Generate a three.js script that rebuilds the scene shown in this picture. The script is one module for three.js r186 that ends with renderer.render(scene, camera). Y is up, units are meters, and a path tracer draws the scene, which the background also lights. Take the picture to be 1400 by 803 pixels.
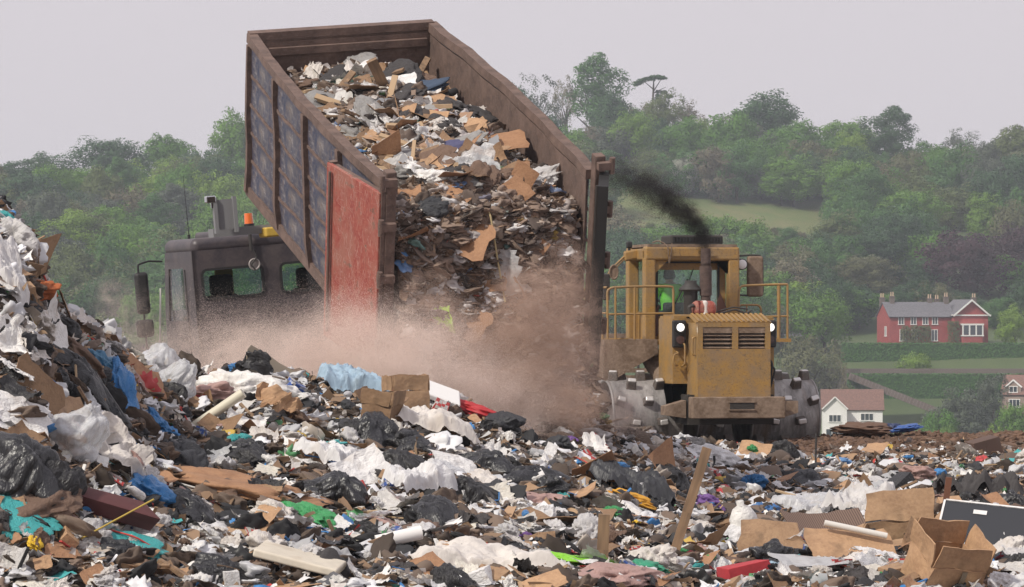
import * as THREE from 'three';
import { mergeGeometries, mergeVertices, toCreasedNormals } from 'three/addons/utils/BufferGeometryUtils.js';
import { RoundedBoxGeometry } from 'three/addons/geometries/RoundedBoxGeometry.js';
import { ImprovedNoise } from 'three/addons/math/ImprovedNoise.js';
import { MarchingCubes } from 'three/addons/objects/MarchingCubes.js';

// ---------------------------------------------------------------- camera, sky, sun, exposure
const scene = new THREE.Scene();
const EYE = 2.4, FOC = 4900, HOR = 430;             // eye height, focal length and horizon row for a 1400 x 803 frame
const camera = new THREE.PerspectiveCamera(2 * Math.atan(401.5 / FOC) * 180 / Math.PI, 1400 / 803, 1, 4000);
camera.position.set(0, EYE, 0);
camera.rotation.x = Math.atan((HOR - 401.5) / FOC);
const renderer = new THREE.WebGLRenderer({ antialias: true });
renderer.toneMapping = THREE.LinearToneMapping;
renderer.toneMappingExposure = 1.0;
renderer.shadowMap.enabled = true;
{ // hazy, nearly even spring sky
  const W = 256, H = 128, d = new Float32Array(W * H * 4);
  for (let j = 0; j < H; j++) for (let i = 0; i < W; i++) {
    const el = ((j + .5) / H - .5) * 180, k = Math.min(1, Math.max(0, el / 70));
    const c = [.7 + .03 * k, .655 + .04 * k, .69 + .08 * k];
    for (let q = 0; q < 3; q++) d[(j * W + i) * 4 + q] = c[q];
    d[(j * W + i) * 4 + 3] = 1;
  }
  const t = new THREE.DataTexture(d, W, H, THREE.RGBAFormat, THREE.FloatType);
  t.mapping = THREE.EquirectangularReflectionMapping; t.magFilter = THREE.LinearFilter; t.needsUpdate = true;
  scene.background = t; scene.environment = t;
}
const sun = new THREE.DirectionalLight(new THREE.Color().setRGB(1, .94, .84), 3.55);
sun.position.set(-56, 68, 8); sun.target.position.set(0, 0, -45);
sun.castShadow = true; sun.shadow.radius = 6; sun.shadow.mapSize.set(4096, 4096);
Object.assign(sun.shadow.camera, { left: -40, right: 40, top: 40, bottom: -40, near: 1, far: 400 });
scene.add(sun, sun.target);
scene.fog = new THREE.FogExp2(new THREE.Color().setRGB(.78, .84, .92), 0.00027);

// ---------------------------------------------------------------- helpers
function mulberry(a) { return () => { a |= 0; a = a + 0x6D2B79F5 | 0; let t = Math.imul(a ^ a >>> 15, 1 | a); t = t + Math.imul(t ^ t >>> 7, 61 | t) ^ t; return ((t ^ t >>> 14) >>> 0) / 4294967296; }; }
let R = mulberry(7);
const rr = (a, b) => a + (b - a) * R(), ri = n => Math.floor(R() * n), pick = a => a[ri(a.length)];
const V = (x, y, z) => new THREE.Vector3(x, y, z);
const NO = new ImprovedNoise(), nz = (x, y, z = 0) => NO.noise(x + 13.7, y + 71.3, z + 5.1);
const fbm = (x, y, z = 0, o = 4) => { let s = 0, a = .5, f = 1; for (let i = 0; i < o; i++) { s += a * nz(x * f, y * f, z * f + i * 9.1); a *= .5; f *= 2.03; } return s; };
const ridge = (x, y, z = 0) => 1 - 2 * Math.abs(nz(x, y, z));
const clamp = (x, a = 0, b = 1) => Math.min(b, Math.max(a, x)), lerp = (a, b, t) => a + (b - a) * t;
const smooth = (a, b, x) => { const t = clamp((x - a) / (b - a)); return t * t * (3 - 2 * t); };
const at = (px, py, d) => V((px - 700) / FOC * d, EYE + (HOR - py) / FOC * d, -d);   // what stands at a place of the view, d metres away
const taken = {};
function numbered(n) { const k = taken[n] = (taken[n] ?? -1) + 1; return k ? `${n}_${String(k).padStart(3, '0')}` : n; }
function tag(o, label, category, group, kind) { if (label) o.userData.label = label; if (category) o.userData.category = category; if (group) o.userData.group = group; if (kind) o.userData.kind = kind; return o; }
function shade(o) { o.traverse(m => { if (m.isMesh) { m.castShadow = true; m.receiveShadow = true; } }); return o; }
function thing(name, label, category, pos = [0, 0, 0], turn = 0, group) { const g = new THREE.Group(); g.name = numbered(name); scene.add(g); g.position.set(...pos); g.rotation.y = turn; return tag(g, label, category, group); }
function part(name, geo, mat, parent) { const m = new THREE.Mesh(Array.isArray(geo) ? merge(geo) : geo, mat); m.name = name; parent.add(m); return m; }
function single(name, geo, mat, label, category, group, kind) { const m = new THREE.Mesh(Array.isArray(geo) ? merge(geo) : geo, mat); m.name = numbered(name); scene.add(m); return tag(m, label, category, group, kind); }
function merge(a) { a = a.map(g => { g = g.index ? g.toNonIndexed() : g; for (const k of Object.keys(g.attributes)) if (!['position', 'normal', 'uv', 'color'].includes(k)) g.deleteAttribute(k); return g; }); if (!a.every(g => g.attributes.uv)) a.forEach(g => boxUV(g)); return a.length > 1 ? mergeGeometries(a) : a[0]; }
function boxUV(g, s = 1) { // texture coordinates in metres, by the way each face points
  const p = g.attributes.position, n = g.attributes.normal, uv = new Float32Array(p.count * 2);
  for (let i = 0; i < p.count; i++) {
    const a = Math.abs(n.getX(i)), b = Math.abs(n.getY(i)), c = Math.abs(n.getZ(i)), x = p.getX(i), y = p.getY(i), z = p.getZ(i);
    const [u, v] = a > b && a > c ? [z, y] : b > c ? [x, z] : [x, y];
    uv[2 * i] = u * s; uv[2 * i + 1] = v * s;
  }
  g.setAttribute('uv', new THREE.BufferAttribute(uv, 2)); return g;
}
const M4 = (x, y, z, rx = 0, ry = 0, rz = 0, s = 1) => new THREE.Matrix4().compose(V(x, y, z), new THREE.Quaternion().setFromEuler(new THREE.Euler(rx, ry, rz)), typeof s === 'number' ? V(s, s, s) : V(...s));
function bx(w, h, d, x = 0, y = 0, z = 0, rx = 0, ry = 0, rz = 0) { return boxUV(new THREE.BoxGeometry(w, h, d).toNonIndexed()).applyMatrix4(M4(x, y, z, rx, ry, rz)); }
function rb(w, h, d, r, x = 0, y = 0, z = 0, rx = 0, ry = 0, rz = 0, seg = 2) { const g = new RoundedBoxGeometry(w, h, d, seg, Math.min(r, w / 2.01, h / 2.01, d / 2.01)); return boxUV(g.index ? g.toNonIndexed() : g).applyMatrix4(M4(x, y, z, rx, ry, rz)); }
function bar(a, b, r0, r1 = r0, n = 8) { const d = b.clone().sub(a), g = new THREE.CylinderGeometry(r1, r0, d.length(), n, 1); g.applyMatrix4(new THREE.Matrix4().compose(a.clone().add(b).multiplyScalar(.5), new THREE.Quaternion().setFromUnitVectors(V(0, 1, 0), d.normalize()), V(1, 1, 1))); return g.toNonIndexed(); }
function pipe(pts, r, n = 6, seg = 6, closed = false) { const c = new THREE.CatmullRomCurve3(pts.map(p => Array.isArray(p) ? V(...p) : p), closed, 'catmullrom', .25); return new THREE.TubeGeometry(c, pts.length * seg, r, n, closed).toNonIndexed(); }
function cyl(r, h, x, y, z, axis = 'y', n = 20, r2 = r) { return new THREE.CylinderGeometry(r2, r, h, n).applyMatrix4(M4(x, y, z, axis === 'z' ? Math.PI / 2 : 0, 0, axis === 'x' ? Math.PI / 2 : 0)).toNonIndexed(); }
function poly(pts, depth, bevel = 0) { const s = new THREE.Shape(pts.map(p => new THREE.Vector2(...p))); return boxUV(new THREE.ExtrudeGeometry(s, { depth, bevelEnabled: bevel > 0, bevelSize: bevel, bevelThickness: bevel, bevelSegments: 1 })); }
const lin = (r, g, b) => new THREE.Color().setRGB(r, g, b);
const mat = (c, o = {}) => new THREE.MeshStandardMaterial({ color: Array.isArray(c) ? lin(...c) : c, roughness: .8, side: THREE.DoubleSide, ...o });
const phys = (c, o = {}) => new THREE.MeshPhysicalMaterial({ color: lin(...c), roughness: .5, side: THREE.DoubleSide, ...o });
const toS = c => 255 * clamp(c <= .0031308 ? c * 12.92 : 1.055 * Math.pow(c, 1 / 2.4) - .055);
function tex(N, fn, srgb = true, rep = 1) { // fn(u, v) gives linear rgb (or one height), u and v from 0 to 1
  const d = new Uint8Array(N * N * 4);
  for (let j = 0; j < N; j++) for (let i = 0; i < N; i++) { const c = fn(i / N, j / N), o = (j * N + i) * 4; for (let k = 0; k < 3; k++) { const q = Array.isArray(c) ? c[k] : c; d[o + k] = srgb ? toS(q) : 255 * clamp(q); } d[o + 3] = 255; }
  const t = new THREE.DataTexture(d, N, N); t.wrapS = t.wrapT = THREE.RepeatWrapping; t.magFilter = THREE.LinearFilter; t.minFilter = THREE.LinearMipmapLinearFilter; t.generateMipmaps = true; t.repeat.set(rep, rep);
  if (srgb) t.colorSpace = THREE.SRGBColorSpace; t.needsUpdate = true; return t;
}
const hash2 = (x, y, s) => { let n = Math.imul(x, 374761393) + Math.imul(y, 668265263) + Math.imul(s | 0, 2147483647) + 1013; n = Math.imul(n ^ n >>> 13, 1274126177); n = Math.imul(n ^ n >>> 15, 2246822519); return ((n ^ n >>> 16) >>> 0) / 4294967296; };
const vn = (x, y, p, s) => { const xi = Math.floor(x), yi = Math.floor(y), a = x - xi, b = y - yi, u = a * a * (3 - 2 * a), v = b * b * (3 - 2 * b), m = k => ((k % p) + p) % p; return lerp(lerp(hash2(m(xi), m(yi), s), hash2(m(xi + 1), m(yi), s), u), lerp(hash2(m(xi), m(yi + 1), s), hash2(m(xi + 1), m(yi + 1), s), u), v) - .5; };
const tn = (u, v, f, s = 0) => { f = Math.round(f / 2); let r = 0, a = .6; for (let o = 0; o < 3; o++) { r += a * vn(u * f, v * f, f, s * 7 + o * 31); f *= 2; a *= .55; } return r; }; // tiles
const mix3 = (a, b, t) => [lerp(a[0], b[0], t), lerp(a[1], b[1], t), lerp(a[2], b[2], t)];
function scratches(n, len, seed, vertical = .3) { // map of thin paint scratches
  const N = 512, m = new Float32Array(N * N), q = mulberry(seed);
  for (let k = 0; k < n; k++) { let x = q() * N, y = q() * N, a = q() < vertical ? Math.PI / 2 + (q() - .5) * .5 : (q() - .5) * 1.2; const L = len * (.2 + q()), w = q(); for (let s = 0; s < L; s++) { const i = (Math.floor(y) & 511) * N + (Math.floor(x) & 511); m[i] = Math.max(m[i], .4 + .6 * w); if (w > .45) { const i2 = (Math.floor(y + 1) & 511) * N + (Math.floor(x + .6) & 511); m[i2] = Math.max(m[i2], .4 + .5 * w); if (w > .75) m[(Math.floor(y - 1) & 511) * N + (Math.floor(x) & 511)] = w; } x += Math.cos(a); y += Math.sin(a); a += (q() - .5) * .06; } }
  return (u, v) => m[(Math.floor(v * N) & 511) * N + (Math.floor(u * N) & 511)];
}
// ---------------------------------------------------------------- far terrain
const rows = [[75, -6], [120, -14], [250, -26], [480, -27], [575, -24.5], [606, -22.5], [622, -16], [634, -7.4], [655, -5], [700, 6], [760, 19], [820, 33], [885, 45], [960, 50], [1150, 40], [1800, 10]];
const sideF = [[-1.2, .7], [-.14, .72], [-.1, .73], [-.06, .8], [-.02, .92], [.03, .97], [.06, .88], [.1, .8], [.14, .78], [1.2, .75]];
function table(t, x) { if (x <= t[0][0]) return t[0][1]; for (let i = 1; i < t.length; i++) if (x <= t[i][0]) { const k = smooth(t[i - 1][0], t[i][0], x) * .5 + .5 * (x - t[i - 1][0]) / (t[i][0] - t[i - 1][0]); return lerp(t[i - 1][1], t[i][1], k); } return t[t.length - 1][1]; }
function hill(x, d) { let y = table(rows, d); if (y > 0) y *= table(sideF, x / d); else if (d > 600 && y > -9) y = lerp(y, y * .8, .3); return EYE + y + 2.2 * fbm(x * .012, d * .012, 3) * smooth(300, 700, d); }
const isField = (x, d) => { // the open grassy slope between the woods
  const px = 700 + x / d * FOC, py = HOR - (hill(x, d) - EYE) / d * FOC;
  return d > 690 && px > 800 && px < 1170 && Math.abs(py - (292 + (px - 960) * .06) - 10 * nz(px * .02, 3)) < 24 * smooth(800, 860, px) * smooth(1180, 1120, px);
};
{
  const nx = 240, nd = 260, pos = [], col = [], idx = [], uv = [];
  for (let j = 0; j <= nd; j++) { const t = j / nd, d = t < .12 ? lerp(72, 480, t / .12) : t < .9 ? lerp(480, 1000, (t - .12) / .78) : lerp(1000, 1800, (t - .9) / .1);
    for (let i = 0; i <= nx; i++) { const x = lerp(-1, 1, i / nx) * (d * .22 + 150), f = isField(x, d) ? 1 : 0; pos.push(x, hill(x, d), -d);
      const n = fbm(x * .05, d * .05, 1), m = fbm(x * .3, d * .3, 8);
      const c = f ? mix3([.105, .15, .045], [.17, .165, .07], clamp(.4 + 1.6 * n + 1.4 * m)) : mix3([.055, .085, .03], [.1, .13, .05], clamp(.45 + n + m));
      col.push(...c); uv.push(x, d); } }
  for (let j = 0; j < nd; j++) for (let i = 0; i < nx; i++) { const a = j * (nx + 1) + i, b = a + nx + 1; idx.push(a, a + 1, b, b, a + 1, b + 1); }
  const g = new THREE.BufferGeometry(); g.setAttribute('position', new THREE.Float32BufferAttribute(pos, 3)); g.setAttribute('color', new THREE.Float32BufferAttribute(col, 3)); g.setAttribute('uv', new THREE.Float32BufferAttribute(uv, 2)); g.setIndex(idx); g.computeVertexNormals();
  single('hillside', g, mat(0xffffff, { vertexColors: true, roughness: 1 }), 'wooded hillside with a grassy clearing rising behind the landfill', 'hillside', null, 'structure');
}
// ---------------------------------------------------------------- trees
function leafMesh(list) { // list of [centre, outward, size]: bent leaf-clump faces
  const P = new Float32Array(list.length * 12), N = new Float32Array(list.length * 12), I = new Uint32Array(list.length * 6);
  const n = V(), u = V(), w = V(), t = V();
  list.forEach(([c, o, s], k) => {
    n.set(o.x + rr(-.9, .9), o.y + rr(-.7, .9), o.z + rr(-.9, .9)).normalize(); t.set(rr(-1, 1), rr(-1, 1), rr(-1, 1)); u.crossVectors(n, t).normalize(); w.crossVectors(n, u);
    const cs = [[-1, -.55], [1, -.4], [.8, .6], [-.7, .45]];
    cs.forEach(([a, b], q) => { a *= s * rr(.5, 1.1); b *= s * rr(.5, 1.1); const lift = (q % 2 ? .25 : -.15) * s; const i = k * 12 + q * 3; P[i] = c.x + u.x * a + w.x * b + n.x * lift; P[i + 1] = c.y + u.y * a + w.y * b + n.y * lift; P[i + 2] = c.z + u.z * a + w.z * b + n.z * lift; t.copy(n).multiplyScalar(.28).addScaledVector(o, 1).normalize(); N[i] = t.x; N[i + 1] = t.y; N[i + 2] = t.z; });
    I.set([k * 4, k * 4 + 1, k * 4 + 2, k * 4, k * 4 + 2, k * 4 + 3], k * 6);
  });
  const g = new THREE.BufferGeometry(); g.setAttribute('position', new THREE.BufferAttribute(P, 3)); g.setAttribute('normal', new THREE.BufferAttribute(N, 3)); g.setIndex(new THREE.BufferAttribute(I, 1)); return g;
}
function inBall() { let v; do v = V(rr(-1, 1), rr(-1, 1), rr(-1, 1)); while (v.lengthSq() > 1 || v.lengthSq() < 1e-4); return v; }
function crownGeo(seed, { clumps = 120, leaves = 80, size = .036, tall = 1, lobes = 6, gap = 0, cone = 0 } = {}) { // crown about 2 units wide, base at y = 0
  R = mulberry(seed); const list = [], L = [];
  for (let i = 0; i < lobes; i++) { const a = rr(0, 6.28), q = Math.sqrt(R()) * .52; L.push([V(Math.cos(a) * q, rr(.38, 1.35) * tall, Math.sin(a) * q), rr(.42, .62)]); }
  L.push([V(0, .75 * tall, 0), .72]);
  for (let i = 0; i < clumps; i++) {
    const [c, r] = pick(L), o = inBall().normalize(); o.y = o.y * .9 + .12; o.normalize();
    const p = c.clone().addScaledVector(V(o.x, o.y * lerp(1, tall, .5), o.z), r * rr(.6, 1.02)); if (cone) { const k = 1 - cone * clamp(p.y / (1.7 * tall)); p.x *= k; p.z *= k; }
    if (p.y < .02) p.y = .02 + R() * .1; const cr = rr(.15, .3) * (gap ? .7 : 1);
    for (let j = 0; j < leaves; j++) { const q = inBall().normalize(); if (q.y < -.4 && R() < .7) q.y *= -1; const e = p.clone().addScaledVector(q, cr * Math.pow(R(), .35)); list.push([e, q.clone().multiplyScalar(.8).add(o.clone().multiplyScalar(.5)).normalize(), size * rr(.6, 1.3)]); }
  }
  return leafMesh(list);
}
function trunkGeo(seed, h = 1, spread = .6) { R = mulberry(seed); const a = [bar(V(0, -.35, 0), V(rr(-.03, .03), h * .55, rr(-.03, .03)), .075, .045, 7)]; for (let i = 0; i < 7; i++) { const f = rr(.15, .5) * h, q = rr(0, 6.28); a.push(bar(V(0, f, 0), V(Math.cos(q) * spread * rr(.5, 1), f + rr(.3, .75) * h, Math.sin(q) * spread * rr(.5, 1)), .035, .008, 5)); } return merge(a); }
const crowns = { round: [1, 2, 3, 4, 5, 6].map(s => crownGeo(100 + s, { lobes: 5 + s % 4 })), tall: [1, 2, 3].map(s => crownGeo(200 + s, { tall: 1.5, clumps: 130, lobes: 8, cone: .25 })), cone: [1, 2].map(s => crownGeo(300 + s, { tall: 1.8, clumps: 120, lobes: 7, cone: .75 })), loose: [1, 2, 3].map(s => crownGeo(400 + s, { clumps: 80, leaves: 40, gap: 1, size: .028, lobes: 8 })), bush: [1, 2].map(s => crownGeo(500 + s, { tall: .7, clumps: 80, lobes: 7 })) };
const trunks = [1, 2, 3].map(s => trunkGeo(600 + s, 1.1));
const leafMat = (r, g, b) => phys([r, g, b], { roughness: .95, transmission: .35, thickness: 0, specularIntensity: .25 });
const LEAF = { green: [leafMat(.116, .246, .043), leafMat(.146, .278, .046), leafMat(.091, .200, .055)], fresh: [leafMat(.220, .343, .055), leafMat(.171, .291, .051)], dark: [leafMat(.061, .129, .049), leafMat(.071, .140, .063)], olive: [leafMat(.146, .188, .067), leafMat(.165, .175, .085)], brown: [leafMat(.207, .188, .110), leafMat(.183, .162, .104)], purple: [leafMat(.076, .039, .049)], blossom: [leafMat(.42, .43, .36)], grey: [leafMat(.122, .149, .104)] };
const barkM = mat([.075, .06, .045], { roughness: 1 });
const PXD = (px, d) => (px - 700) / FOC * d;
let treeTotal = 0;
function tree(px, d, wM, hM, kind, form, label, group = 'trees on the wooded hillside', name = 'tree', y0) {
  const x = PXD(px, d), y = y0 ?? hill(x, d), cr = crowns[form][treeTotal % crowns[form].length], mm = LEAF[kind][(treeTotal * 7 + 3) % LEAF[kind].length];
  const o = thing(name, label, name === 'bush' ? 'bush' : 'tree', [x, y, -d], 0, group), turn = treeTotal * 2.4; treeTotal++;
  const k = { round: 1.85, tall: 2.5, cone: 2.7, loose: 1.85, bush: 1.35 }[form], base = name === 'bush' ? 0 : .03 * hM, s = (hM - base) / k;
  const c = part('crown', cr, mm, o); c.position.y = base; c.scale.set(wM / 1.75, s, wM / 1.75); c.rotation.y = turn;
  const t = part('trunk', trunks[treeTotal % 3], barkM, o); t.scale.set(hM * .42, hM * .55, hM * .42); t.position.y = .1; t.rotation.y = turn;
  return o;
}
const hz = (px, pyTop, d, w, kind, form, label, group = 'trees on the wooded hillside') => { // a tree whose top reaches a given row of the view
  const x = PXD(px, d), y = hill(x, d), top = EYE + (HOR - pyTop) / FOC * d; return tree(px, d, w / FOC * d, Math.max(4, top - y), kind, form, label, group); };
// skyline, right to left of the container
hz(735, 92, 890, 78, 'grey', 'loose', 'pale thinly leaved tree on the skyline just right of the container rim');
hz(775, 98, 900, 50, 'brown', 'loose', 'sparse brownish skyline tree left of the tallest green tree');
hz(812, 84, 870, 96, 'green', 'tall', 'tallest bright green tree on the skyline above the exhaust smoke');
hz(838, 128, 850, 70, 'dark', 'round', 'dark blue green tree below the tallest skyline tree');
hz(938, 132, 880, 86, 'brown', 'loose', 'broad brownish bare looking tree right of the umbrella pine');
hz(872, 130, 870, 76, 'brown', 'loose', 'brownish thin tree beneath the umbrella pine');
hz(985, 138, 850, 90, 'green', 'round', 'round green skyline tree right of the brownish trees');
hz(1035, 124, 875, 118, 'dark', 'round', 'wide dark green dome topped tree in the middle of the right skyline');
hz(1010, 150, 865, 64, 'olive', 'round', 'olive tree leaning on the dark dome topped tree');
hz(1092, 165, 850, 86, 'green', 'round', 'green tree right of the dark dome topped tree');
hz(1150, 168, 860, 90, 'green', 'round', 'mid green skyline tree left of the knobbly tall tree');
hz(1222, 152, 850, 88, 'dark', 'tall', 'knobbly tall dark tree on the right skyline');
hz(1262, 182, 850, 84, 'green', 'round', 'green tree on the shoulder right of the knobbly tall tree');
hz(1310, 172, 880, 74, 'grey', 'loose', 'pale see through tree on the right skyline');
hz(1330, 190, 850, 76, 'olive', 'loose', 'thin olive tree below the pale skyline tree');
hz(1390, 172, 850, 100, 'olive', 'round', 'yellowish olive tree at the right edge of the skyline');
hz(700, 120, 880, 60, 'dark', 'round', 'dark tree top just showing over the container rim');
hz(903, 128, 868, 60, 'olive', 'round', 'olive tree in front of the umbrella pine trunk');
hz(868, 134, 866, 56, 'green', 'round', 'green tree left of the umbrella pine trunk');
// skyline left of the container
hz(330, 150, 850, 84, 'green', 'round', 'green tree touching the upper left corner of the container');
hz(275, 196, 840, 96, 'dark', 'round', 'dark green round tree left of the container front');
hz(225, 184, 860, 80, 'green', 'round', 'tall green tree in the middle of the left skyline');
hz(152, 194, 850, 106, 'dark', 'round', 'broad dark tree on the left skyline with flat top');
hz(72, 212, 850, 100, 'dark', 'round', 'dark clump topped tree on the left skyline');
hz(10, 214, 850, 90, 'dark', 'round', 'dark tree at the left edge of the skyline');
hz(110, 232, 840, 70, 'green', 'round', 'green tree in front of the left skyline trees');
hz(180, 250, 810, 100, 'brown', 'round', 'brownish green tree below the flat topped dark tree');
hz(214, 240, 790, 90, 'fresh', 'round', 'bright yellow green tree on the left hillside');
hz(240, 262, 770, 110, 'grey', 'round', 'grey green tree in the middle of the left hillside');
hz(140, 278, 760, 80, 'grey', 'tall', 'tall grey green conifer like tree on the left hillside');
hz(110, 322, 735, 84, 'fresh', 'round', 'yellow green tree above the left slope of the heap');
hz(212, 310, 745, 76, 'fresh', 'tall', 'fresh green upright tree behind the truck mirror');
hz(290, 270, 790, 96, 'green', 'round', 'green tree beside the lower edge of the container front');
// the right hand wood, one by one
hz(938, 212, 800, 46, 'blossom', 'round', 'white blossoming tree above the grassy clearing');
hz(1085, 205, 800, 96, 'green', 'tall', 'tall green tree on the upper edge of the clearing');
hz(1185, 232, 790, 92, 'brown', 'round', 'rounded greyish brown tree at the right end of the clearing');
hz(1335, 300, 690, 140, 'purple', 'round', 'big dark purple copper beech behind the red villa');
hz(1400, 306, 695, 90, 'purple', 'round', 'second purple tree at the right edge of the frame');
hz(1270, 340, 700, 84, 'dark', 'round', 'dark tree rising behind the villa roof');
hz(1160, 392, 665, 84, 'green', 'round', 'rounded green tree left of the red villa');
hz(1190, 352, 690, 90, 'olive', 'round', 'olive leaved tree behind and left of the villa');
hz(1388, 420, 640, 48, 'fresh', 'round', 'small bright green tree right of the red villa');
hz(1385, 348, 690, 74, 'green', 'tall', 'tall green tree behind the right end of the villa');
hz(1068, 415, 640, 60, 'brown', 'loose', 'thin reddish brown tree right of the compactor cab');
hz(1108, 444, 620, 92, 'olive', 'round', 'dull olive tree right of the compactor lamp');
hz(1150, 480, 607, 44, 'brown', 'loose', 'thin brown tree behind the white house');
hz(1310, 522, 585, 90, 'grey', 'tall', 'grey green tree in front of the lower hedge');
hz(1352, 520, 588, 60, 'grey', 'tall', 'slim grey green tree beside the gabled house on the right');
hz(1275, 548, 580, 60, 'green', 'round', 'small green tree right of the white house');
hz(1252, 483, 628, 56, 'fresh', 'bush', 'rounded light green shrub in front of the retaining wall');
hz(1298, 585, 560, 30, 'fresh', 'bush', 'small yellow green bush peeping over the soil bank');
hz(1358, 582, 560, 34, 'fresh', 'bush', 'yellow bush at the right end of the soil bank');
hz(1385, 556, 570, 50, 'green', 'round', 'green tree below the gabled house on the right');
{ // umbrella pine
  const d = 885, px = 893, x = PXD(px, d), y = hill(x, d), o = thing('pine_tree', 'flat topped umbrella pine standing out on the skyline', 'tree', [x, y, -d], 0, 'trees on the wooded hillside'), top = EYE + (HOR - 100) / FOC * d - y;
  R = mulberry(77); const list = [];
  for (let c = 0; c < 34; c++) { const lowr = c > 25, a = rr(0, 6.28), q = Math.sqrt(R()), cx = lowr ? rr(1.2, 4.2) : -.4 + Math.cos(a) * q * 3.9, cz = lowr ? rr(-1, 1) : Math.sin(a) * q * 3, cy = lowr ? rr(-5.4, -3.6) : -.1 - .06 * cx * cx - .5 * R() + .12 * cx, w = rr(.7, 1.35), h = rr(.35, .6); for (let i = 0; i < 75; i++) { const p = inBall(); list.push([V(cx + p.x * w, top - .8 + cy + p.y * h, cz + p.z * w), V(p.x, Math.abs(p.y) + .4, p.z).normalize(), rr(.16, .34)]); } }
  part('crown', leafMesh(list), LEAF.dark[0], o);
  part('trunk', [bar(V(-.6, -1, 0), V(.1, top - 4, 0), .38, .24, 7), bar(V(.1, top - 4, 0), V(.2, top - 1, 0), .24, .1), bar(V(.1, top - 4.5, 0), V(2.2, top - 1.2, .5), .16, .06), bar(V(.1, top - 4, 0), V(-2.2, top - 2, -.4), .16, .06), bar(V(0, top - 5, 0), V(3.2, top - 3.4, 0), .13, .05)], barkM, o);
}
{ const q = mulberry(314), kk = ['green', 'dark', 'olive', 'green', 'fresh', 'brown', 'green', 'grey'];
  for (let px = 832, i = 0; px < 1175; px += 24 + 10 * q(), i++) hz(px, 205 + 14 * Math.sin(i * 1.9) + 8 * q(), 796 + 14 * q(), 60 + 20 * q(), kk[i % 8], i % 4 ? 'round' : 'tall', `${{ green: 'mid green', dark: 'dark green', olive: 'olive green', fresh: 'fresh green', brown: 'brownish', grey: 'grey green' }[kk[i % 8]]} tree in the row along the upper edge of the clearing`, 'trees along the upper edge of the clearing');
  for (let px = 838, i = 0; px < 1165; px += 30 + 12 * q(), i++) hz(px, 312 + (px - 960) * .05 + 12 * Math.sin(i * 2.3) + 6 * q(), 700 + 20 * q(), 66 + 22 * q(), kk[(i * 3 + 1) % 8], i % 3 ? 'round' : 'tall', `${{ green: 'mid green', dark: 'dark green', olive: 'olive green', fresh: 'fresh green', brown: 'brownish', grey: 'grey green' }[kk[(i * 3 + 1) % 8]]} tree in the row along the lower edge of the clearing`, 'trees along the lower edge of the clearing');
  for (let px = 1175, i = 0; px < 1420; px += 34 + 8 * q(), i++) hz(px, 386 + 14 * Math.sin(i * 1.7) + 6 * q(), 664 + 12 * q(), 60 + 20 * q(), ['dark', 'green', 'dark', 'olive'][i % 4], 'round', `${['dark green', 'mid green', 'very dark green', 'olive green'][i % 4]} tree standing close behind the red villa`, 'trees close behind the red villa');
}
// the rest of the wood fills the slope between them
{
  const q = mulberry(991), placed = [], mass = []; let tries = 0, n = 0, near = 0;
  while (n < 400 && tries++ < 40000) {
    const d = 600 + 300 * Math.pow(q(), .8), px = -330 + 2060 * q(), x = PXD(px, d), py = HOR - (hill(x, d) - EYE) / d * FOC;
    if (py > 505 && px > 300) continue; 
    const s = rrq(q, 10, 15), w = s / d * FOC, h = rrq(q, 10, 15.5), top = py - h / d * FOC;
    if (isField(x, d) || isField(x, d - 9) || (px > 820 && px < 1140 && py > 268 && top < 312 + (px - 960) * .06 - 22 * Math.abs(Math.sin(px * .021)))) continue;
    if (px > 1140 && py > 405) continue; if (px > 1260 && py > 360) continue;                                   // gardens and houses
    if (px > 400 && px < 690 && q() < .4) continue; if ((px < -60 || px > 1450) && q() < .5) continue;
    const roof = px < 330 ? 222 - (px > 200 ? (px - 200) * .25 : 0) : px < 960 ? 150 : px < 1180 ? 172 : 192;
    if (top < roof) continue;
    if (placed.some(p => Math.hypot((p[0] - px), (p[1] - py) * 2.1) < 34)) continue;
    placed.push([px, py]); n++;
    const u = q(), kind = u < .44 ? 'green' : u < .6 ? 'dark' : u < .76 ? 'olive' : u < .88 ? 'fresh' : u < .95 ? 'grey' : 'brown', form = q() < .7 ? 'round' : q() < .6 ? 'tall' : kind === 'brown' ? 'loose' : 'round';
    const hidden = px < -25 || px > 1425 || (px > 345 && px < 690) || near >= 205;
    if (hidden) { mass.push([V(x, hill(x, d), -d), s, h, kind]); continue; } near++;
    const where = px < 340 ? 'left hillside behind the truck' : px < 850 ? 'hillside between container and compactor' : py < 300 ? 'upper right hillside above the clearing' : 'right hillside below the clearing';
    const word = { green: 'mid green', dark: 'dark green', olive: 'olive green', fresh: 'fresh yellow green', grey: 'grey green', brown: 'brownish' }[kind];
    tree(px, d, s, h, kind, form, `${word} ${form === 'tall' ? 'tall' : form === 'loose' ? 'sparse' : 'rounded'} tree in the wood on the ${where}`, `${word} ${form} trees on the ${where}`);
  }
  const im = new THREE.InstancedMesh(crowns.round[2], phys([1, 1, 1], { roughness: .95, transmission: .35, thickness: 0, specularIntensity: .25 }), mass.length), mm = new THREE.Matrix4();
  mass.forEach(([p, s, h, kind], i) => { im.setMatrixAt(i, mm.compose(p, new THREE.Quaternion().setFromEuler(new THREE.Euler(0, i * 2.4, 0)), V(s / 1.75, h / 1.85, s / 1.75))); im.setColorAt(i, LEAF[kind][0].color); });
  im.name = 'distant_wood'; scene.add(im); tag(im, 'mass of woodland crowns on the hillside behind the container and beyond the frame', 'wood', null, 'stuff');
  function rrq(q, a, b) { return a + (b - a) * q(); }
}
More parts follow.
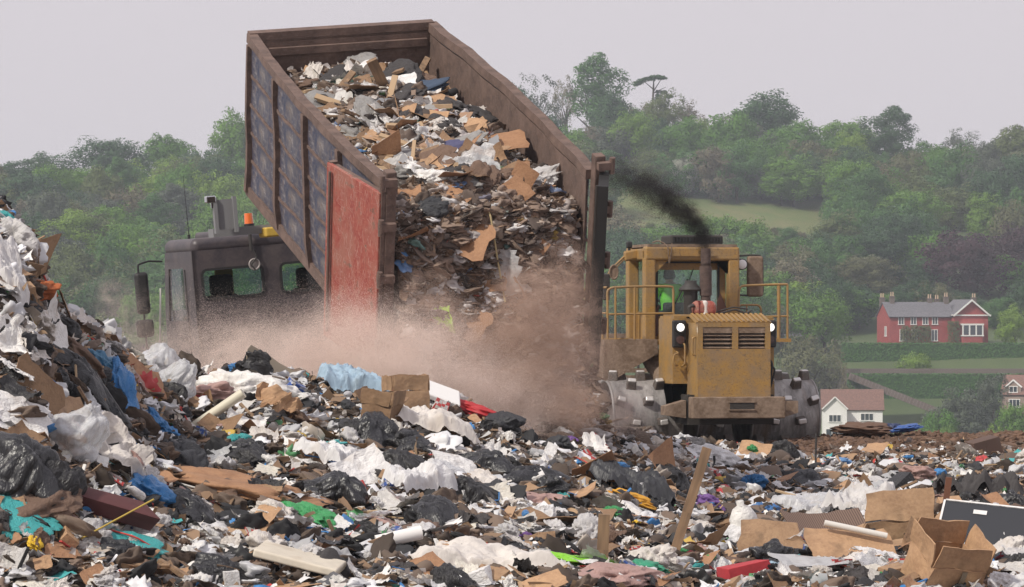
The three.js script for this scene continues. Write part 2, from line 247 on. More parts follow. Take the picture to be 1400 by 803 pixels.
for (const [px, d, w, h, k] of [[905, 742, 5, 3, 'green'], [955, 748, 6, 3.4, 'fresh'], [1010, 752, 5, 3, 'olive'], [1075, 748, 6, 3.2, 'green'], [1120, 742, 5, 3, 'olive'], [870, 740, 5, 3, 'green'], [1045, 730, 4, 2.4, 'dark'], [985, 728, 4.5, 2.6, 'green'], [930, 752, 3, 1.8, 'olive'], [1035, 756, 3.4, 2, 'fresh'], [1095, 752, 3, 2, 'brown'], [975, 758, 2.6, 1.6, 'green'], [890, 752, 3, 2, 'olive'], [1060, 762, 3, 1.8, 'olive'], [1010, 742, 2.4, 1.5, 'brown'], [1125, 758, 3, 2, 'green']]) tree(px, d, w, h, k, 'bush', 'low shrub growing on the grassy clearing of the right hillside', 'shrubs on the grassy clearing', 'bush');
// ---------------------------------------------------------------- gardens and houses below the wood
function hedge(px0, px1, d, pyTop, pyBot, label) {
  const x0 = PXD(px0, d), x1 = PXD(px1, d), yT = EYE + (HOR - pyTop) / FOC * d, yB = EYE + (HOR - pyBot) / FOC * d, h = yT - yB, list = []; R = mulberry(px0 + d);
  const o = thing('hedge', label, 'hedge', [(x0 + x1) / 2, yB, -d]), L = x1 - x0;
  for (let i = 0; i < L * 90; i++) { const f = R() < .45, y = f ? h : R() * h; list.push([V(rr(-L / 2, L / 2), y + rr(-.12, .12), f ? rr(-.7, .7) : .7 + rr(-.1, .1)), f ? V(0, 1, .1) : V(0, .3, 1), rr(.14, .3)]); }
  part('foliage', leafMesh(list), LEAF.green[2], o); part('stem', bx(L, h - .15, 1.2, 0, h / 2 - .1, 0), LEAF.dark[0], o);
}
hedge(1150, 1470, 633, 470, 500, 'long clipped hedge in front of the red villa');
hedge(1158, 1470, 612, 512, 545, 'lower dark clipped hedge behind the white house');
const stoneM = mat([.2, .16, .14], { roughness: .95, map: tex(256, (u, v) => { const n = .75 + .5 * tn(u, v, 26) + .3 * tn(u, v, 60, 4); return [n, n, n]; }) });
{ const d = 624, y0 = EYE + (HOR - 519) / FOC * d, o = thing('retaining_wall', 'grey brown stone retaining wall below the villa hedge', 'wall', [PXD(1290, d), y0, -d]); R = mulberry(5);
  for (let i = 0; i < 40; i++) for (let j = 0; j < 3; j++) part('stone', bx(1.02, .5, .5, -20.4 + i * 1.03 + (j % 2) * .5, .6 + j * .52, rr(-.04, .04)), stoneM, o); part('footing', bx(42, 2, .4, 0, -.6, -.1), stoneM, o); }
{ const g = []; for (let i = 0; i < 26; i++) { const t = i / 25; const d = lerp(611, 596, t), px = lerp(1165, 1275, t), py = lerp(516, 560, t); const p = at(px, py, d); g.push(bx(1.1, 1.1, 1.6, p.x, p.y, p.z, 0, 0, -.4)); } const o = thing('rubble_wall', 'sloping pale rubble wall running down beside the white house', 'wall'); g.forEach(s => part('stone', s, stoneM, o)); }
const glassW = phys([.03, .04, .05], { roughness: .08, clearcoat: 1 }), whiteP = mat([.78, .77, .74]), slate = mat([.17, .165, .18], { map: tex(256, (u, v) => { const n = .85 + .5 * tn(u, v, 30) + (v * 24 % 1 < .18 ? -.18 : 0); return [n, n, n]; }, true, .25) }), redWall = mat([.36, .075, .07], { map: tex(256, (u, v) => { const n = .9 + .3 * tn(u, v, 14); return [n, n, n]; }, true, .3) });
const potM = mat([.55, .4, .28]), tileM = mat([.24, .13, .1], { map: tex(256, (u, v) => { const n = .8 + .5 * tn(u, v, 34) + (v * 24 % 1 < .2 ? -.2 : 0); return [n, n, n]; }, true, .3) });
function windowAt(o, x, y, z, w, h, nx = 2, ny = 2, ry = 0) {
  const f = new THREE.Group(); f.name = 'window'; o.add(f); f.position.set(x, y, z); f.rotation.y = ry;
  const fr = [bx(w + .16, .12, .12, 0, h / 2, 0), bx(w + .24, .12, .2, 0, -h / 2, .03), bx(.1, h - .12, .12, -w / 2, 0, 0), bx(.1, h - .12, .12, w / 2, 0, 0)];
  for (let i = 1; i < nx; i++) fr.push(bx(.08, h - .12, .1, -w / 2 + w * i / nx, 0, .002)); part('frame', fr, whiteP, f);
  for (let i = 0; i < nx; i++) part('pane', bx(w / nx - .1, h - .14, .03, -w / 2 + w * (i + .5) / nx, 0, -.02), glassW, f);
}
function gableRoof(len, depth, rise, over, th, m, o, x, y, z, axisZ) { // two slabs, ridge along x (or z)
  const a = Math.atan2(rise, depth / 2), s = Math.hypot(rise, depth / 2) + over;
  const g = new THREE.Group(); g.name = 'roof'; g.position.set(x, y, z); if (axisZ) g.rotation.y = Math.PI / 2; o.add(g);
  for (const q of [-1, 1]) part('roof_slope', bx(len, th, s, 0, rise / 2 - over / 2 * Math.sin(a) + th / 2, q * (depth / 4 + over / 2 * Math.cos(a)), q * a), m, g); return g;
}
{ // red villa
  const d = 645, o = thing('red_villa', 'large red painted villa with slate roof and several chimneys above the hedge', 'house', [PXD(1274, d), EYE + (HOR - 473) / FOC * d, -d], .2);
  part('wall', [bx(11.6, 5.4, 7.4, -3.3, 2.7, 0), bx(6.4, 5.6, 9.2, 5.7, 2.8, .5), poly([[-3.2, 0], [3.2, 0], [0, 2.6]], .4).translate(5.7, 5.6, 4.68), poly([[-3.7, 0], [3.7, 0], [0, 2.3]], .4).rotateY(-Math.PI / 2).translate(-8.7, 5.4, 0)], redWall, o);
  gableRoof(12.4, 7.4, 2.4, .5, .16, slate, o, -3.1, 5.35, 0, false); gableRoof(10.2, 6.4, 2.6, .5, .16, slate, o, 5.7, 5.6, .5, true);
  part('bargeboard', [bx(4.6, .26, .16, 4.0, 6.8, 5.66, 0, 0, .683), bx(4.6, .26, .16, 7.4, 6.8, 5.66, 0, 0, -.683), bx(7.4, .24, .2, 5.7, 5.5, 5.3)], whiteP, o);
  for (const [x, z, h] of [[-8.6, -2.2, 9.2], [-7.5, .2, 9.4], [-.4, 0, 9], [1.1, -.4, 8.9], [2.6, .3, 9.3], [8.3, -1, 9.2]]) { const c = new THREE.Group(); c.name = 'chimney'; o.add(c); c.position.set(x, 0, z); part('chimney_stack', [bx(.8, h - 5.2, .7, 0, (h + 5.2) / 2 - .6, 0), bx(.95, .18, .85, 0, h - .55, 0)], stoneM, c); for (const q of [-.2, .2]) part('chimney_pot', cyl(.13, .75, q, h - .1, 0, 'y', 8, .1), potM, c); }
  for (const x of [-6.9, -4.6, -2.4, -.6]) windowAt(o, x, 4.5, 3.73, 1, 1.3); for (const x of [-6.6, -4.4, -.7]) windowAt(o, x, 1.9, 3.73, 1.1, 2); windowAt(o, -9.12, 2.6, 1.6, 1, 1.7, 2, 2, -Math.PI / 2);
  const b = new THREE.Group(); b.name = 'bay_window'; o.add(b); b.position.set(5.7, 0, 5.1);
  part('bay_base', rb(3.9, 1.7, 1.5, .2, 0, .9, .3), redWall, b); part('bay_frame', [bx(4.1, .3, 1.7, 0, 3.85, .3), bx(4.1, .2, 1.7, 0, 1.85, .3), bx(.22, 1.8, .2, -1.85, 2.85, 1), bx(.22, 1.8, .2, -.62, 2.85, 1.03), bx(.22, 1.8, .2, .62, 2.85, 1.03), bx(.22, 1.8, .2, 1.85, 2.85, 1)], whiteP, b);
  for (const x of [-1.24, 0, 1.24]) part('pane', bx(1, 1.7, .04, x, 2.85, .96), glassW, b); windowAt(o, 5.7, .45, 5.95, 3, .7, 4);
  R = mulberry(31); const list = []; for (let i = 0; i < 1500; i++) { const a = R() < .6; const x = a ? rr(-7, -1.5) : rr(1.2, 3.4), q = a ? 3.6 : 4.4; list.push([V(x, Math.pow(R(), .8) * q, (a ? 3.85 : 5.3) + rr(0, .5)), V(0, .3, 1), rr(.1, .26)]); } part('climbing_plant', leafMesh(list), LEAF.olive[1], o);
}
{ // white house
  const d = 604, o = thing('white_house', 'white rendered house with red brown tiled roof right of the compactor', 'house', [PXD(1165, d), EYE + (HOR - 598) / FOC * d, -d], -.06), T = 4.9;
  part('wall', [bx(10, T + 3, 6.4, 0, T / 2 - 1.5, 0), bx(4, T + 3, 1.6, -3, T / 2 - 1.5, 3.9), poly([[-2, 0], [2, 0], [0, 1.9]], .4).translate(-3, T, 4.3), poly([[-3.2, 0], [3.2, 0], [0, 3]], .4).rotateY(Math.PI / 2).translate(4.59, T, 0)], whiteP, o);
  gableRoof(10.6, 6.4, 3.1, .45, .16, tileM, o, 0, T - .05, 0, false); gableRoof(4.6, 4, 1.9, .35, .14, tileM, o, -3, T, 2.7, true);
  part('bargeboard', [bx(3, .2, .12, -4.1, T + .95, 5.04, 0, 0, .76), bx(3, .2, .12, -1.9, T + .95, 5.04, 0, 0, -.76)], whiteP, o);
  const teal = phys([.05, .12, .14], { roughness: .15 });
  for (const [x, y, z, w, h] of [[-3, 3.3, 4.72, 2, 1.2], [2.4, 3.5, 3.22, 2.1, 1.2], [-3, .8, 4.72, 3, 1.5], [2.6, .9, 3.22, 2.6, 1.4]]) windowAt(o, x, y, z, w, h, 3); part('porch', [bx(2.2, .14, 2, 0, 2.2, 4.1, .5), bx(.12, 2, .12, 1, 1, 4.8)], tileM, o); part('door', bx(1, 2.1, .08, 0, 1.05, 3.24), teal, o);
}
{ // gabled house at the right edge
  const d = 596, o = thing('gabled_house', 'partly hidden house with a gabled dormer at the right edge', 'house', [PXD(1412, d), EYE + (HOR - 566) / FOC * d, -d], -.35), bM = mat([.27, .2, .165]);
  part('wall', [bx(9, 3.4, 6, 0, 1.7, 0), poly([[-1.3, 0], [1.3, 0], [1.3, 1], [0, 2.1], [-1.3, 1]], .4).translate(-2.6, 3.4, 2.5)], bM, o); gableRoof(9.6, 6, 3, .4, .16, tileM, o, 0, 3.35, 0, false);
  part('bargeboard', [bx(1.9, .2, .5, -3.3, 5.05, 2.9, 0, 0, .7), bx(1.9, .2, .5, -1.9, 5.05, 2.9, 0, 0, -.7)], whiteP, o); windowAt(o, -2.6, 4.1, 2.96, 1.3, 1); windowAt(o, -2.4, 1.8, 3.05, 1.8, 1.3, 3); windowAt(o, 1.8, 1.8, 3.05, 1.8, 1.3, 3);
}
{ // pale building glimpsed behind the thin trees
  const d = 660, o = thing('cream_cottage', 'pale cottage half hidden by trees right of the compactor lamp', 'house', [PXD(1072, d), EYE + (HOR - 500) / FOC * d, -d], .1);
  part('wall', bx(6, 4.4, 5, 0, 2.2, 0), whiteP, o); gableRoof(6.4, 5, 2, .3, .15, slate, o, 0, 4.35, 0, false); windowAt(o, -1.4, 3, 2.53, 1.1, 1.2); windowAt(o, 1.4, 3, 2.53, 1.1, 1.2);
}
// ---------------------------------------------------------------- the tip: one surface from the foreground heap to the compactor
const crestPx = [[-700, 300], [-400, 245], [-120, 235], [0, 284], [40, 322], [75, 425], [120, 452], [200, 500], [280, 522], [330, 512], [390, 512], [450, 538], [520, 540], [580, 552], [660, 572], [740, 588], [830, 598], [900, 606], [1000, 616], [1100, 620], [1250, 612], [1400, 610], [1800, 610]];
const crestD = [[-400, 34], [0, 34], [80, 34.5], [150, 36.5], [250, 39.5], [600, 40], [760, 42.5], [860, 46], [940, 53], [1000, 57.5], [1800, 57.5]];
const nearPy = [[-400, 800], [0, 812], [500, 835], [1400, 840], [1800, 840]];
function tip(x, d) { // height of the heap's surface
  const px = 700 + x / d * FOC, dc = table(crestD, px), yc = EYE + (HOR - table(crestPx, px)) / FOC * dc, yn = EYE + (HOR - table(nearPy, px)) / FOC * 29;
  const back = px > 900 ? .12 : .5; let y;
  if (d <= dc) { const t = clamp((d - 27.5) / (dc - 27.5), -.4, 1); y = lerp(yn, yc, t < 0 ? t * .5 : t * (1 + (1 - t) * lerp(.75, .12, smooth(120, 380, px)))); }
  else y = lerp(yc, back, smooth(0, 5.5, d - dc));
  const am = smooth(62, 56, d);
  y += am * (.2 * fbm(x * .75, d * .6, 2, 3) + .09 * nz(x * 2.6, d * 2.2, 5));
  if (px > 1020) { const s = smooth(1020, 1120, px); y += s * Math.exp(-Math.pow((d - 61.5) / 2.2, 2)) * (.16 + .16 * fbm(x * .8, d * .5, 9)); }   // soil bank
  y -= 7 * smooth(66, 76, d); return y;
}
function hit(px, py) { for (let d = 27; d < 64; d += .06) if (EYE + (HOR - py) / FOC * d <= tip((px - 700) / FOC * d, d)) return d; return 60; }
{
  const pos = [], col = [], uv = [], idx = [], nx = 300, ds = []; for (let d = 14; d < 76;) { ds.push(d); d += d < 27 ? .4 : d < 46 ? .08 : d < 64 ? .14 : .5; }
  ds.forEach(d => { for (let i = 0; i <= nx; i++) { const x = lerp(-.24, .24, i / nx) * d, y = tip(x, d) + .035 * nz(x * 9, d * 9, 4) + .02 * nz(x * 21, d * 21, 2); pos.push(x, y, -d); uv.push(x * .5, d * .5);
    const px = 700 + x / d * FOC, soil = smooth(980, 1080, px) * smooth(55, 58, d), n = clamp(.5 + 1.5 * fbm(x * 1.7, d * 1.7, 7)), m = fbm(x * 9, d * 9, 1);
    const c = mix3(mix3([.1, .075, .055], [.2, .165, .14], n), mix3([.095, .055, .036], [.15, .088, .058], n), soil).map(q => q * (1 + .8 * m)); col.push(...c); } });
  for (let j = 0; j < ds.length - 1; j++) for (let i = 0; i < nx; i++) { const a = j * (nx + 1) + i, b = a + nx + 1; idx.push(a, a + 1, b, b, a + 1, b + 1); }
  const g = new THREE.BufferGeometry(); g.setAttribute('position', new THREE.Float32BufferAttribute(pos, 3)); g.setAttribute('color', new THREE.Float32BufferAttribute(col, 3)); g.setAttribute('uv', new THREE.Float32BufferAttribute(uv, 2)); g.setIndex(idx); g.computeVertexNormals();
  single('landfill_ground', g, mat(0xffffff, { vertexColors: true, roughness: 1, bumpMap: tex(512, (u, v) => .5 + .6 * tn(u, v, 40) + .3 * tn(u, v, 110, 3), false, 2), bumpScale: .02 }), 'brown waste strewn ground of the landfill tip', 'ground', null, 'structure');
}
// ---------------------------------------------------------------- worn metal surfaces
const sc1 = scratches(420, 60, 3, .25), sc2 = scratches(260, 40, 5, .6), sc3 = scratches(900, 16, 9, .4);
const blueT = tex(512, (u, v) => { const d = clamp(.32 + 1.5 * tn(u, v, 12, 1) + .6 * tn(u, v, 50, 2)), w = sc1(u, v), r = clamp((tn(u, v, 22, 5) - .28) * 4); let c = mix3([.034, .04, .075], [.15, .13, .125], clamp(d * 1.1)); c = mix3(c, [.14, .08, .055], clamp(r + clamp((vn(u * 48, v * 3, 48, 5) + .35 * tn(u, v, 20, 2) - .3) * 4))); c = mix3(c, [.28, .26, .26], clamp((vn(u * 7, v * 40, 40, 8) - .33) * 5) * .6); return mix3(c, [.5, .47, .46], w * .8 * clamp(.3 + 2 * tn(u, v, 8, 9))); });
const rustT = tex(512, (u, v) => { const n = clamp(.5 + 1.3 * tn(u, v, 14, 1)), m = tn(u, v, 70, 3); return mix3([.085, .056, .046], [.17, .112, .09], clamp(n + .5 * m)).map(q => q + sc3(u, v) * .05); });
const redT = tex(512, (u, v) => { const n = tn(u, v, 12, 4), m = tn(u, v, 60, 1), s = sc1(v, u), r = clamp((n + .5 * m - .26) * 5); let c = mix3([.25, .042, .03], [.34, .1, .07], clamp(.5 + m + n)); c = mix3(c, [.13, .07, .05], clamp(r + clamp((vn(u * 40, v * 2, 40, 3) + .4 * n - .34) * 4) * .8)); c = mix3(c, [.3, .15, .11], clamp((tn(u, v, 5, 6) - .02) * 3) * .55); return mix3(c, [.5, .38, .33], s * .6); });
const yelT = tex(512, (u, v) => { const n = tn(u, v, 10, 6), m = tn(u, v, 64, 2), s = sc3(u, v), q = sc2(v, u); let c = mix3([.36, .2, .045], [.27, .17, .07], clamp(.5 + 1.4 * n + m)); c = mix3(c, [.09, .05, .03], s * .9); c = mix3(c, [.4, .33, .25], q * .3); c = mix3(c, [.13, .085, .05], clamp((tn(u, v, 26, 8) - .24) * 4)); return mix3(c, [.22, .155, .1], clamp((tn(u, v, 5, 3) + .4 * tn(u, v, 40, 9) + .02) * 2.4) * .65); });
const mudT = tex(512, (u, v) => { const n = clamp(.5 + 1.2 * tn(u, v, 12, 3) + .8 * tn(u, v, 60, 1)); return mix3([.13, .085, .055], [.26, .19, .14], n); });
const steelT = tex(512, (u, v) => { const n = clamp(.5 + 1.4 * tn(u, v, 16, 3) + .9 * tn(u, v, 70, 1)); return mix3(mix3([.17, .16, .155], [.38, .36, .345], n), [.2, .14, .105], clamp(tn(u, v, 9, 7) * 3 - .3)).map(q => q + sc3(u, v) * .12); });
const grainB = tex(256, (u, v) => .5 + .5 * tn(u, v, 50, 1) + .3 * tn(u, v, 20, 5), false);
const bluePaint = mat(0xffffff, { map: blueT, roughness: .62, bumpMap: grainB, bumpScale: .004 }), rustM = mat(0xffffff, { map: rustT, roughness: .85, bumpMap: grainB, bumpScale: .006 }), redPaint = mat(0xffffff, { map: redT, roughness: .7, bumpMap: grainB, bumpScale: .003 });
const yellowPaint = mat(0xffffff, { map: yelT, roughness: .55, bumpMap: grainB, bumpScale: .003 }), mudM = mat(0xffffff, { map: mudT, roughness: .95, bumpMap: grainB, bumpScale: .008 }), steelM = mat(0xffffff, { map: steelT, roughness: .55, metalness: .25, bumpMap: grainB, bumpScale: .005 });
const blackM = mat([.018, .017, .017], { roughness: .6 }), rubberM = mat([.03, .028, .027], { roughness: .9 }), darkSteel = mat([.05, .045, .042], { roughness: .6, metalness: .3 }), chromeM = mat([.6, .6, .6], { roughness: .15, metalness: 1 });
const cabPaint = mat(0xffffff, { roughness: .45, map: tex(256, (u, v) => mix3([.04, .034, .042], [.1, .08, .078], clamp(.4 + tn(u, v, 9, 2) + .6 * tn(u, v, 50, 4)))) }), paneM = phys([.8, .85, .85], { transmission: 1, roughness: .06, thickness: 0, ior: 1.45, specularIntensity: .4 });
// ---------------------------------------------------------------- tipping container
const CW = 2.5, CH = 2.14, CL = 6.16, TR = Math.PI / 180;
const crate = thing('tipping_container', 'tilted open top steel container with blue sides pouring out waste', 'container', [-.314, EYE - .425, -43.09]);
crate.rotation.order = 'YZX'; crate.rotation.set(21 * TR, 18.8 * TR, 5 * TR); crate.updateMatrixWorld();
const inCrate = (x, y, s) => crate.localToWorld(V(x, y, -s));            // s metres forward of the open rear
const bow = (y, s) => .11 * Math.sin(Math.PI * clamp(s / CL)) * Math.pow(clamp(y / CH), .8);
function bent(g, side) { const p = g.attributes.position; for (let i = 0; i < p.count; i++) p.setX(i, p.getX(i) + side * bow(p.getY(i), -p.getZ(i)) + .03 * nz(p.getY(i) * 1.6 + side * 5, p.getZ(i) * 1.4, 2) + .012 * nz(p.getY(i) * 5, p.getZ(i) * 4, 6)); g.computeVertexNormals(); return g; }
const sbx = (w, h, d, nx, ny, nd, x, y, z) => boxUV(new THREE.BoxGeometry(w, h, d, nx, ny, nd).toNonIndexed()).translate(x, y, z);
for (const side of [-1, 1]) {
  const X = side * (CW / 2 - .03), stops = [.06, 1.75, 3.15, 4.6, CL - .06];
  for (let b = 0; b < 4; b++) { const s0 = stops[b], s1 = stops[b + 1]; part('side_sheet', bent(sbx(.02, CH - .16, s1 - s0, 1, 4, 12, X, CH / 2 - .02, -(s0 + s1) / 2), side), side < 0 ? rustM : rustM, crate);
    for (let k = 0; k < 5; k++) { const y0 = .08 + k * .398, h = .36; part('side_panel', bent(sbx(.03, h, s1 - s0 - .1, 1, 3, 14, X + side * .026, y0 + h / 2, -(s0 + s1) / 2), side), bluePaint, crate); if (k) part('panel_ridge', bent(sbx(.05, .04, s1 - s0 - .1, 1, 1, 14, X + side * .032, y0 - .02, -(s0 + s1) / 2), side), rustM, crate); } }
  stops.slice(1).forEach((s, i) => part('rib', bent(sbx(.09, CH - .1, .1, 1, 6, 1, X + side * .06, CH / 2 - .03, -s + (i === 3 ? .02 : 0)), side), rustM, crate));
  part('top_rail', bent(sbx(.13, .12, CL + .02, 1, 1, 24, X + side * .03, CH - .0, -CL / 2), side), rustM, crate);
  part('bottom_rail', sbx(.12, .14, CL, 1, 1, 1, X + side * .02, .02, -CL / 2), rustM, crate);
  const post = new THREE.Group(); post.name = 'rear_post'; crate.add(post); post.position.set(side * (CW / 2 + .05), 0, .08);
  part('post_tube', rb(.13, CH + .3, .15, .015, 0, CH / 2 + .12, 0), rustM, post);
  for (const y of [.25, 1.1, 1.75, 2.3]) part('hinge_lug', [bx(.2, .09, .1, side * .05, y, .1), cyl(.035, .2, side * .13, y, .12, 'y', 10)], rustM, post);
}
part('floor', bx(CW - .1, .06, CL, 0, .0, -CL / 2), rustM, crate);
part('front_wall', bx(CW - .02, CH - .06, .05, 0, CH / 2, -CL + .03), rustM, crate);
part('front_rail', bx(CW + .06, .14, .13, 0, CH + .003, -CL - .01), rustM, crate); part('front_band', bx(CW - .16, .1, .05, 0, CH - .19, -CL + .08), rustM, crate);
for (const x of [-.9, -.3, .3, .9]) part('front_rib', bx(.1, CH - .1, .08, x, CH / 2 - .05, -CL - .03), rustM, crate);
for (const x of [-.55, .55]) part('floor_runner', bx(.12, .2, CL - .2, x, -.13, -CL / 2), darkSteel, crate);
{ // left door folded back along the side, right door swung straight back
  const dl = new THREE.Group(); dl.name = 'rear_door'; crate.add(dl); dl.position.set(-CW / 2 - .17, 0, .14); dl.rotation.y = Math.PI / 2 + 12 * TR; dl.userData.label = 'red painted rear door folded back along the side';
  // runs from the hinge along its own -x
  dl.rotation.y = -(Math.PI / 2 - 13 * TR);
  part('door_sheet', rb(1.24, CH + .08, .05, .01, -.62, CH / 2 - .02, 0), redPaint, dl); part('door_frame', [bx(.07, CH + .1, .1, -.02, CH / 2 - .02, -.05), bx(.07, CH + .1, .1, -1.22, CH / 2 - .02, -.05), bx(1.14, .08, .1, -.62, .05, -.05), bx(1.14, .08, .1, -.62, CH - .04, -.05), bx(1.14, .08, .1, -.62, 1.05, -.05)], rustM, dl);
  part('lock_bar', cyl(.02, CH - .1, -1.1, CH / 2, .06, 'y', 8), rustM, dl);
  const dr = new THREE.Group(); dr.name = 'rear_door'; crate.add(dr); dr.position.set(CW / 2 + .1, 0, .16); dr.rotation.y = -(Math.PI / 2 + 22 * TR); dr.userData.label = 'dark rear door standing open on the right';
  part('door_sheet', rb(.5, CH + .1, .05, .01, .25, CH / 2, 0), rustM, dr); part('door_frame', [bx(.08, CH + .14, .12, .48, CH / 2, 0), bx(.08, CH + .14, .12, .04, CH / 2, 0), bx(.36, .08, .12, .26, .0, 0), bx(.36, .08, .12, .26, CH + .02, 0), bx(.36, .07, .1, .26, 1.1, .0)], blackM, dr);
  part('lock_bar', cyl(.022, CH, .3, CH / 2, .07, 'y', 8), darkSteel, dr);
}
// ---------------------------------------------------------------- truck
const truck = thing('tipper_truck', 'dark dusty truck with cab seen from behind below the raised container', 'truck', [-.24, .62, -43.0]);
truck.rotation.order = 'YZX'; truck.rotation.set(0, 18.8 * TR, 5 * TR); truck.updateMatrixWorld();
const yelPlain = mat([.5, .33, .05], { map: null, roughness: .6 });
part('chassis', [bx(.14, .3, 10.8, -.42, .95, -5.4), bx(.14, .3, 10.8, .42, .95, -5.4), bx(.7, .2, .16, 0, .95, -.2), bx(.7, .2, .16, 0, .95, -3), bx(.7, .2, .16, 0, .95, -6.4), bx(.7, .2, .16, 0, .95, -9.8)], darkSteel, truck);
part('tipping_frame', [-.5, .5].map(x => bx(.12, .2, 6, x, 0, -3).applyMatrix4(M4(0, 1.06, .1, 21 * TR))), darkSteel, truck);
part('tipping_ram', [bar(V(0, 1, -5.2), V(0, 2.0, -4.6), .11, .11, 14), bar(V(0, 2, -4.6), V(0, 2.7, -4.2), .075, .075, 14)], darkSteel, truck);
part('hook_arm', [bx(.3, 1.9, .22, .6, 2.0, -7.6), bx(.3, .22, .6, .6, 3.05, -7.5)], darkSteel, truck); part('hydraulic_tank', rb(1.1, .14, .4, .03, .1, 2.98, -8.1), yelPlain, truck);
const meshM = mat([.19, .19, .195], { roughness: .7 });
part('headboard', [bx(.24, .42, .08, -1.02, 3.28, -7.9), bx(.05, .5, .1, -1.16, 3.27, -7.86), bx(.05, .5, .1, -.88, 3.27, -7.86), bx(1.3, .12, .3, -.5, 3.03, -8.25)], meshM, truck);
part('work_lamp', [rb(.15, .1, .1, .02, -1.22, 3.5, -7.85), bx(.03, .12, .03, -1.2, 3.44, -7.85)], chromeM, truck);
for (const [z, dual] of [[-.9, 1], [-2.25, 1], [-9.9, 0]]) for (const s of [-1, 1]) for (let k = 0; k <= dual; k++) { const w = new THREE.Group(); w.name = 'wheel'; truck.add(w); w.position.set(s * (1.08 - k * .33), .52, z); part('tyre', new THREE.LatheGeometry([[.3, -.13], [.5, -.14], [.525, -.1], [.525, .1], [.5, .14], [.3, .13]].map(p => new THREE.Vector2(...p)), 30).rotateZ(Math.PI / 2), rubberM, w); part('rim', [cyl(.3, .2, 0, 0, 0, 'x', 20), cyl(.12, .3, 0, 0, 0, 'x', 12)], mudM, w); }
part('mudguard', [bx(.62, .04, 2.7, -1, 1.13, -1.6), bx(.62, .04, 2.7, 1, 1.13, -1.6)], blackM, truck);
{
  const cab = new THREE.Group(); cab.name = 'cab'; truck.add(cab); cab.position.set(-.06, -.06, -8.95);     // rear wall of the cab at z = 0
  const W = 2.44, y0 = .85, y1 = 2.86, L = 2.0, wy0 = 2.18, wy1 = 2.56;
  const rear = new THREE.Shape([[-W / 2, y0], [W / 2, y0], [W / 2, y1], [-W / 2, y1]].map(p => new THREE.Vector2(...p)));
  const hole = (x0, x1, a, b, r = .07) => { const h = new THREE.Path(); h.moveTo(x0 + r, a); h.lineTo(x1 - r, a); h.quadraticCurveTo(x1, a, x1, a + r); h.lineTo(x1, b - r); h.quadraticCurveTo(x1, b, x1 - r, b); h.lineTo(x0 + r, b); h.quadraticCurveTo(x0, b, x0, b - r); h.lineTo(x0, a + r); h.quadraticCurveTo(x0, a, x0 + r, a); return h; };
  const wins = [[-1.08, -.22], [.08, .94]]; wins.forEach(([a, b]) => rear.holes.push(hole(a, b, wy0, wy1)));
  part('rear_wall', boxUV(new THREE.ExtrudeGeometry(rear, { depth: .05, bevelEnabled: false })).translate(0, 0, -.05), cabPaint, cab);
  for (const [a, b] of wins) { const w = new THREE.Group(); w.name = 'rear_window'; cab.add(w); part('pane', bx(b - a, wy1 - wy0, .008, (a + b) / 2, (wy0 + wy1) / 2, -.03), paneM, w); const sh = new THREE.Shape(hole(a - .035, b + .035, wy0 - .035, wy1 + .035, .1).getPoints(6)); sh.holes.push(hole(a, b, wy0, wy1)); part('window_seal', new THREE.ExtrudeGeometry(sh, { depth: .015, bevelEnabled: false }), blackM, w); }
  const prof = [[-L, y0], [0, y0], [0, y1], [-L + .35, y1], [-L + .08, 2.0]];
  for (const s of [-1, 1]) { const sh = new THREE.Shape(prof.map(p => new THREE.Vector2(...p))); const dw = new THREE.Path([[-1.72, 1.86], [-.62, 1.86], [-.62, 2.62], [-1.5, 2.62]].map(p => new THREE.Vector2(...p))); sh.holes.push(dw); part('side_wall', boxUV(new THREE.ExtrudeGeometry(sh, { depth: .05, bevelEnabled: false })).rotateY(-Math.PI / 2).translate(s * W / 2 + (s > 0 ? .0 : .05), 0, 0), cabPaint, cab);
    const dpane = new THREE.Shape([[-1.72, 1.86], [-.62, 1.86], [-.62, 2.62], [-1.5, 2.62]].map(p => new THREE.Vector2(...p))); part('door_window', new THREE.ExtrudeGeometry(dpane, { depth: .008, bevelEnabled: false }).rotateY(-Math.PI / 2).translate(s * (W / 2 - .02), 0, 0), paneM, cab);
    part('door_handle', bx(.04, .05, .2, s * (W / 2 + .02), 1.6, -.75), blackM, cab);
    part('door_seam', bx(.012, 1.7, .03, s * (W / 2 + .004), 1.75, -.5), blackM, cab); }
  // shape of the profile lies in z: turn rotated it, so mirror z back
  part('roof', [rb(W - .02, .24, L - .25, .11, 0, y1 + .06, -L / 2 + .12, 0, 0, 0, 4), rb(W - .5, .12, L - .8, .05, .15, y1 + .2, -L / 2 + .2)], cabPaint, cab);
  part('front_wall', [bx(W - .1, 1.15, .05, 0, y0 + .58, -L - .02), bx(W - .1, .2, .05, 0, y1 - .08, -L + .33)], cabPaint, cab); part('windscreen', bx(W - .2, .95, .012, 0, 2.42, -L + .2, -.28), paneM, cab);
  part('cab_floor', bx(W - .12, .06, L - .1, 0, y0 + .03, -L / 2), blackM, cab);
  for (const x of [-.68, .62]) { const st = new THREE.Group(); st.name = 'seat'; cab.add(st); part('cushion', [rb(.5, .15, .5, .05, x, 1.45, -.9), rb(.5, .7, .14, .06, x, 1.85, -.6)], blackM, st); part('headrest', rb(.36, .3, .12, .06, x, 2.34, -.58), blackM, st); }
  part('yellow_curtain', bx(.26, .7, .03, -.55, 2.35, -.9), mat([.5, .36, .1]), cab); part('dashboard', rb(W - .2, .3, .4, .08, 0, 1.7, -L + .25), blackM, cab); part('steering_wheel', new THREE.TorusGeometry(.22, .018, 8, 24).rotateX(1.0).translate(.62, 1.95, -L + .55), blackM, cab);
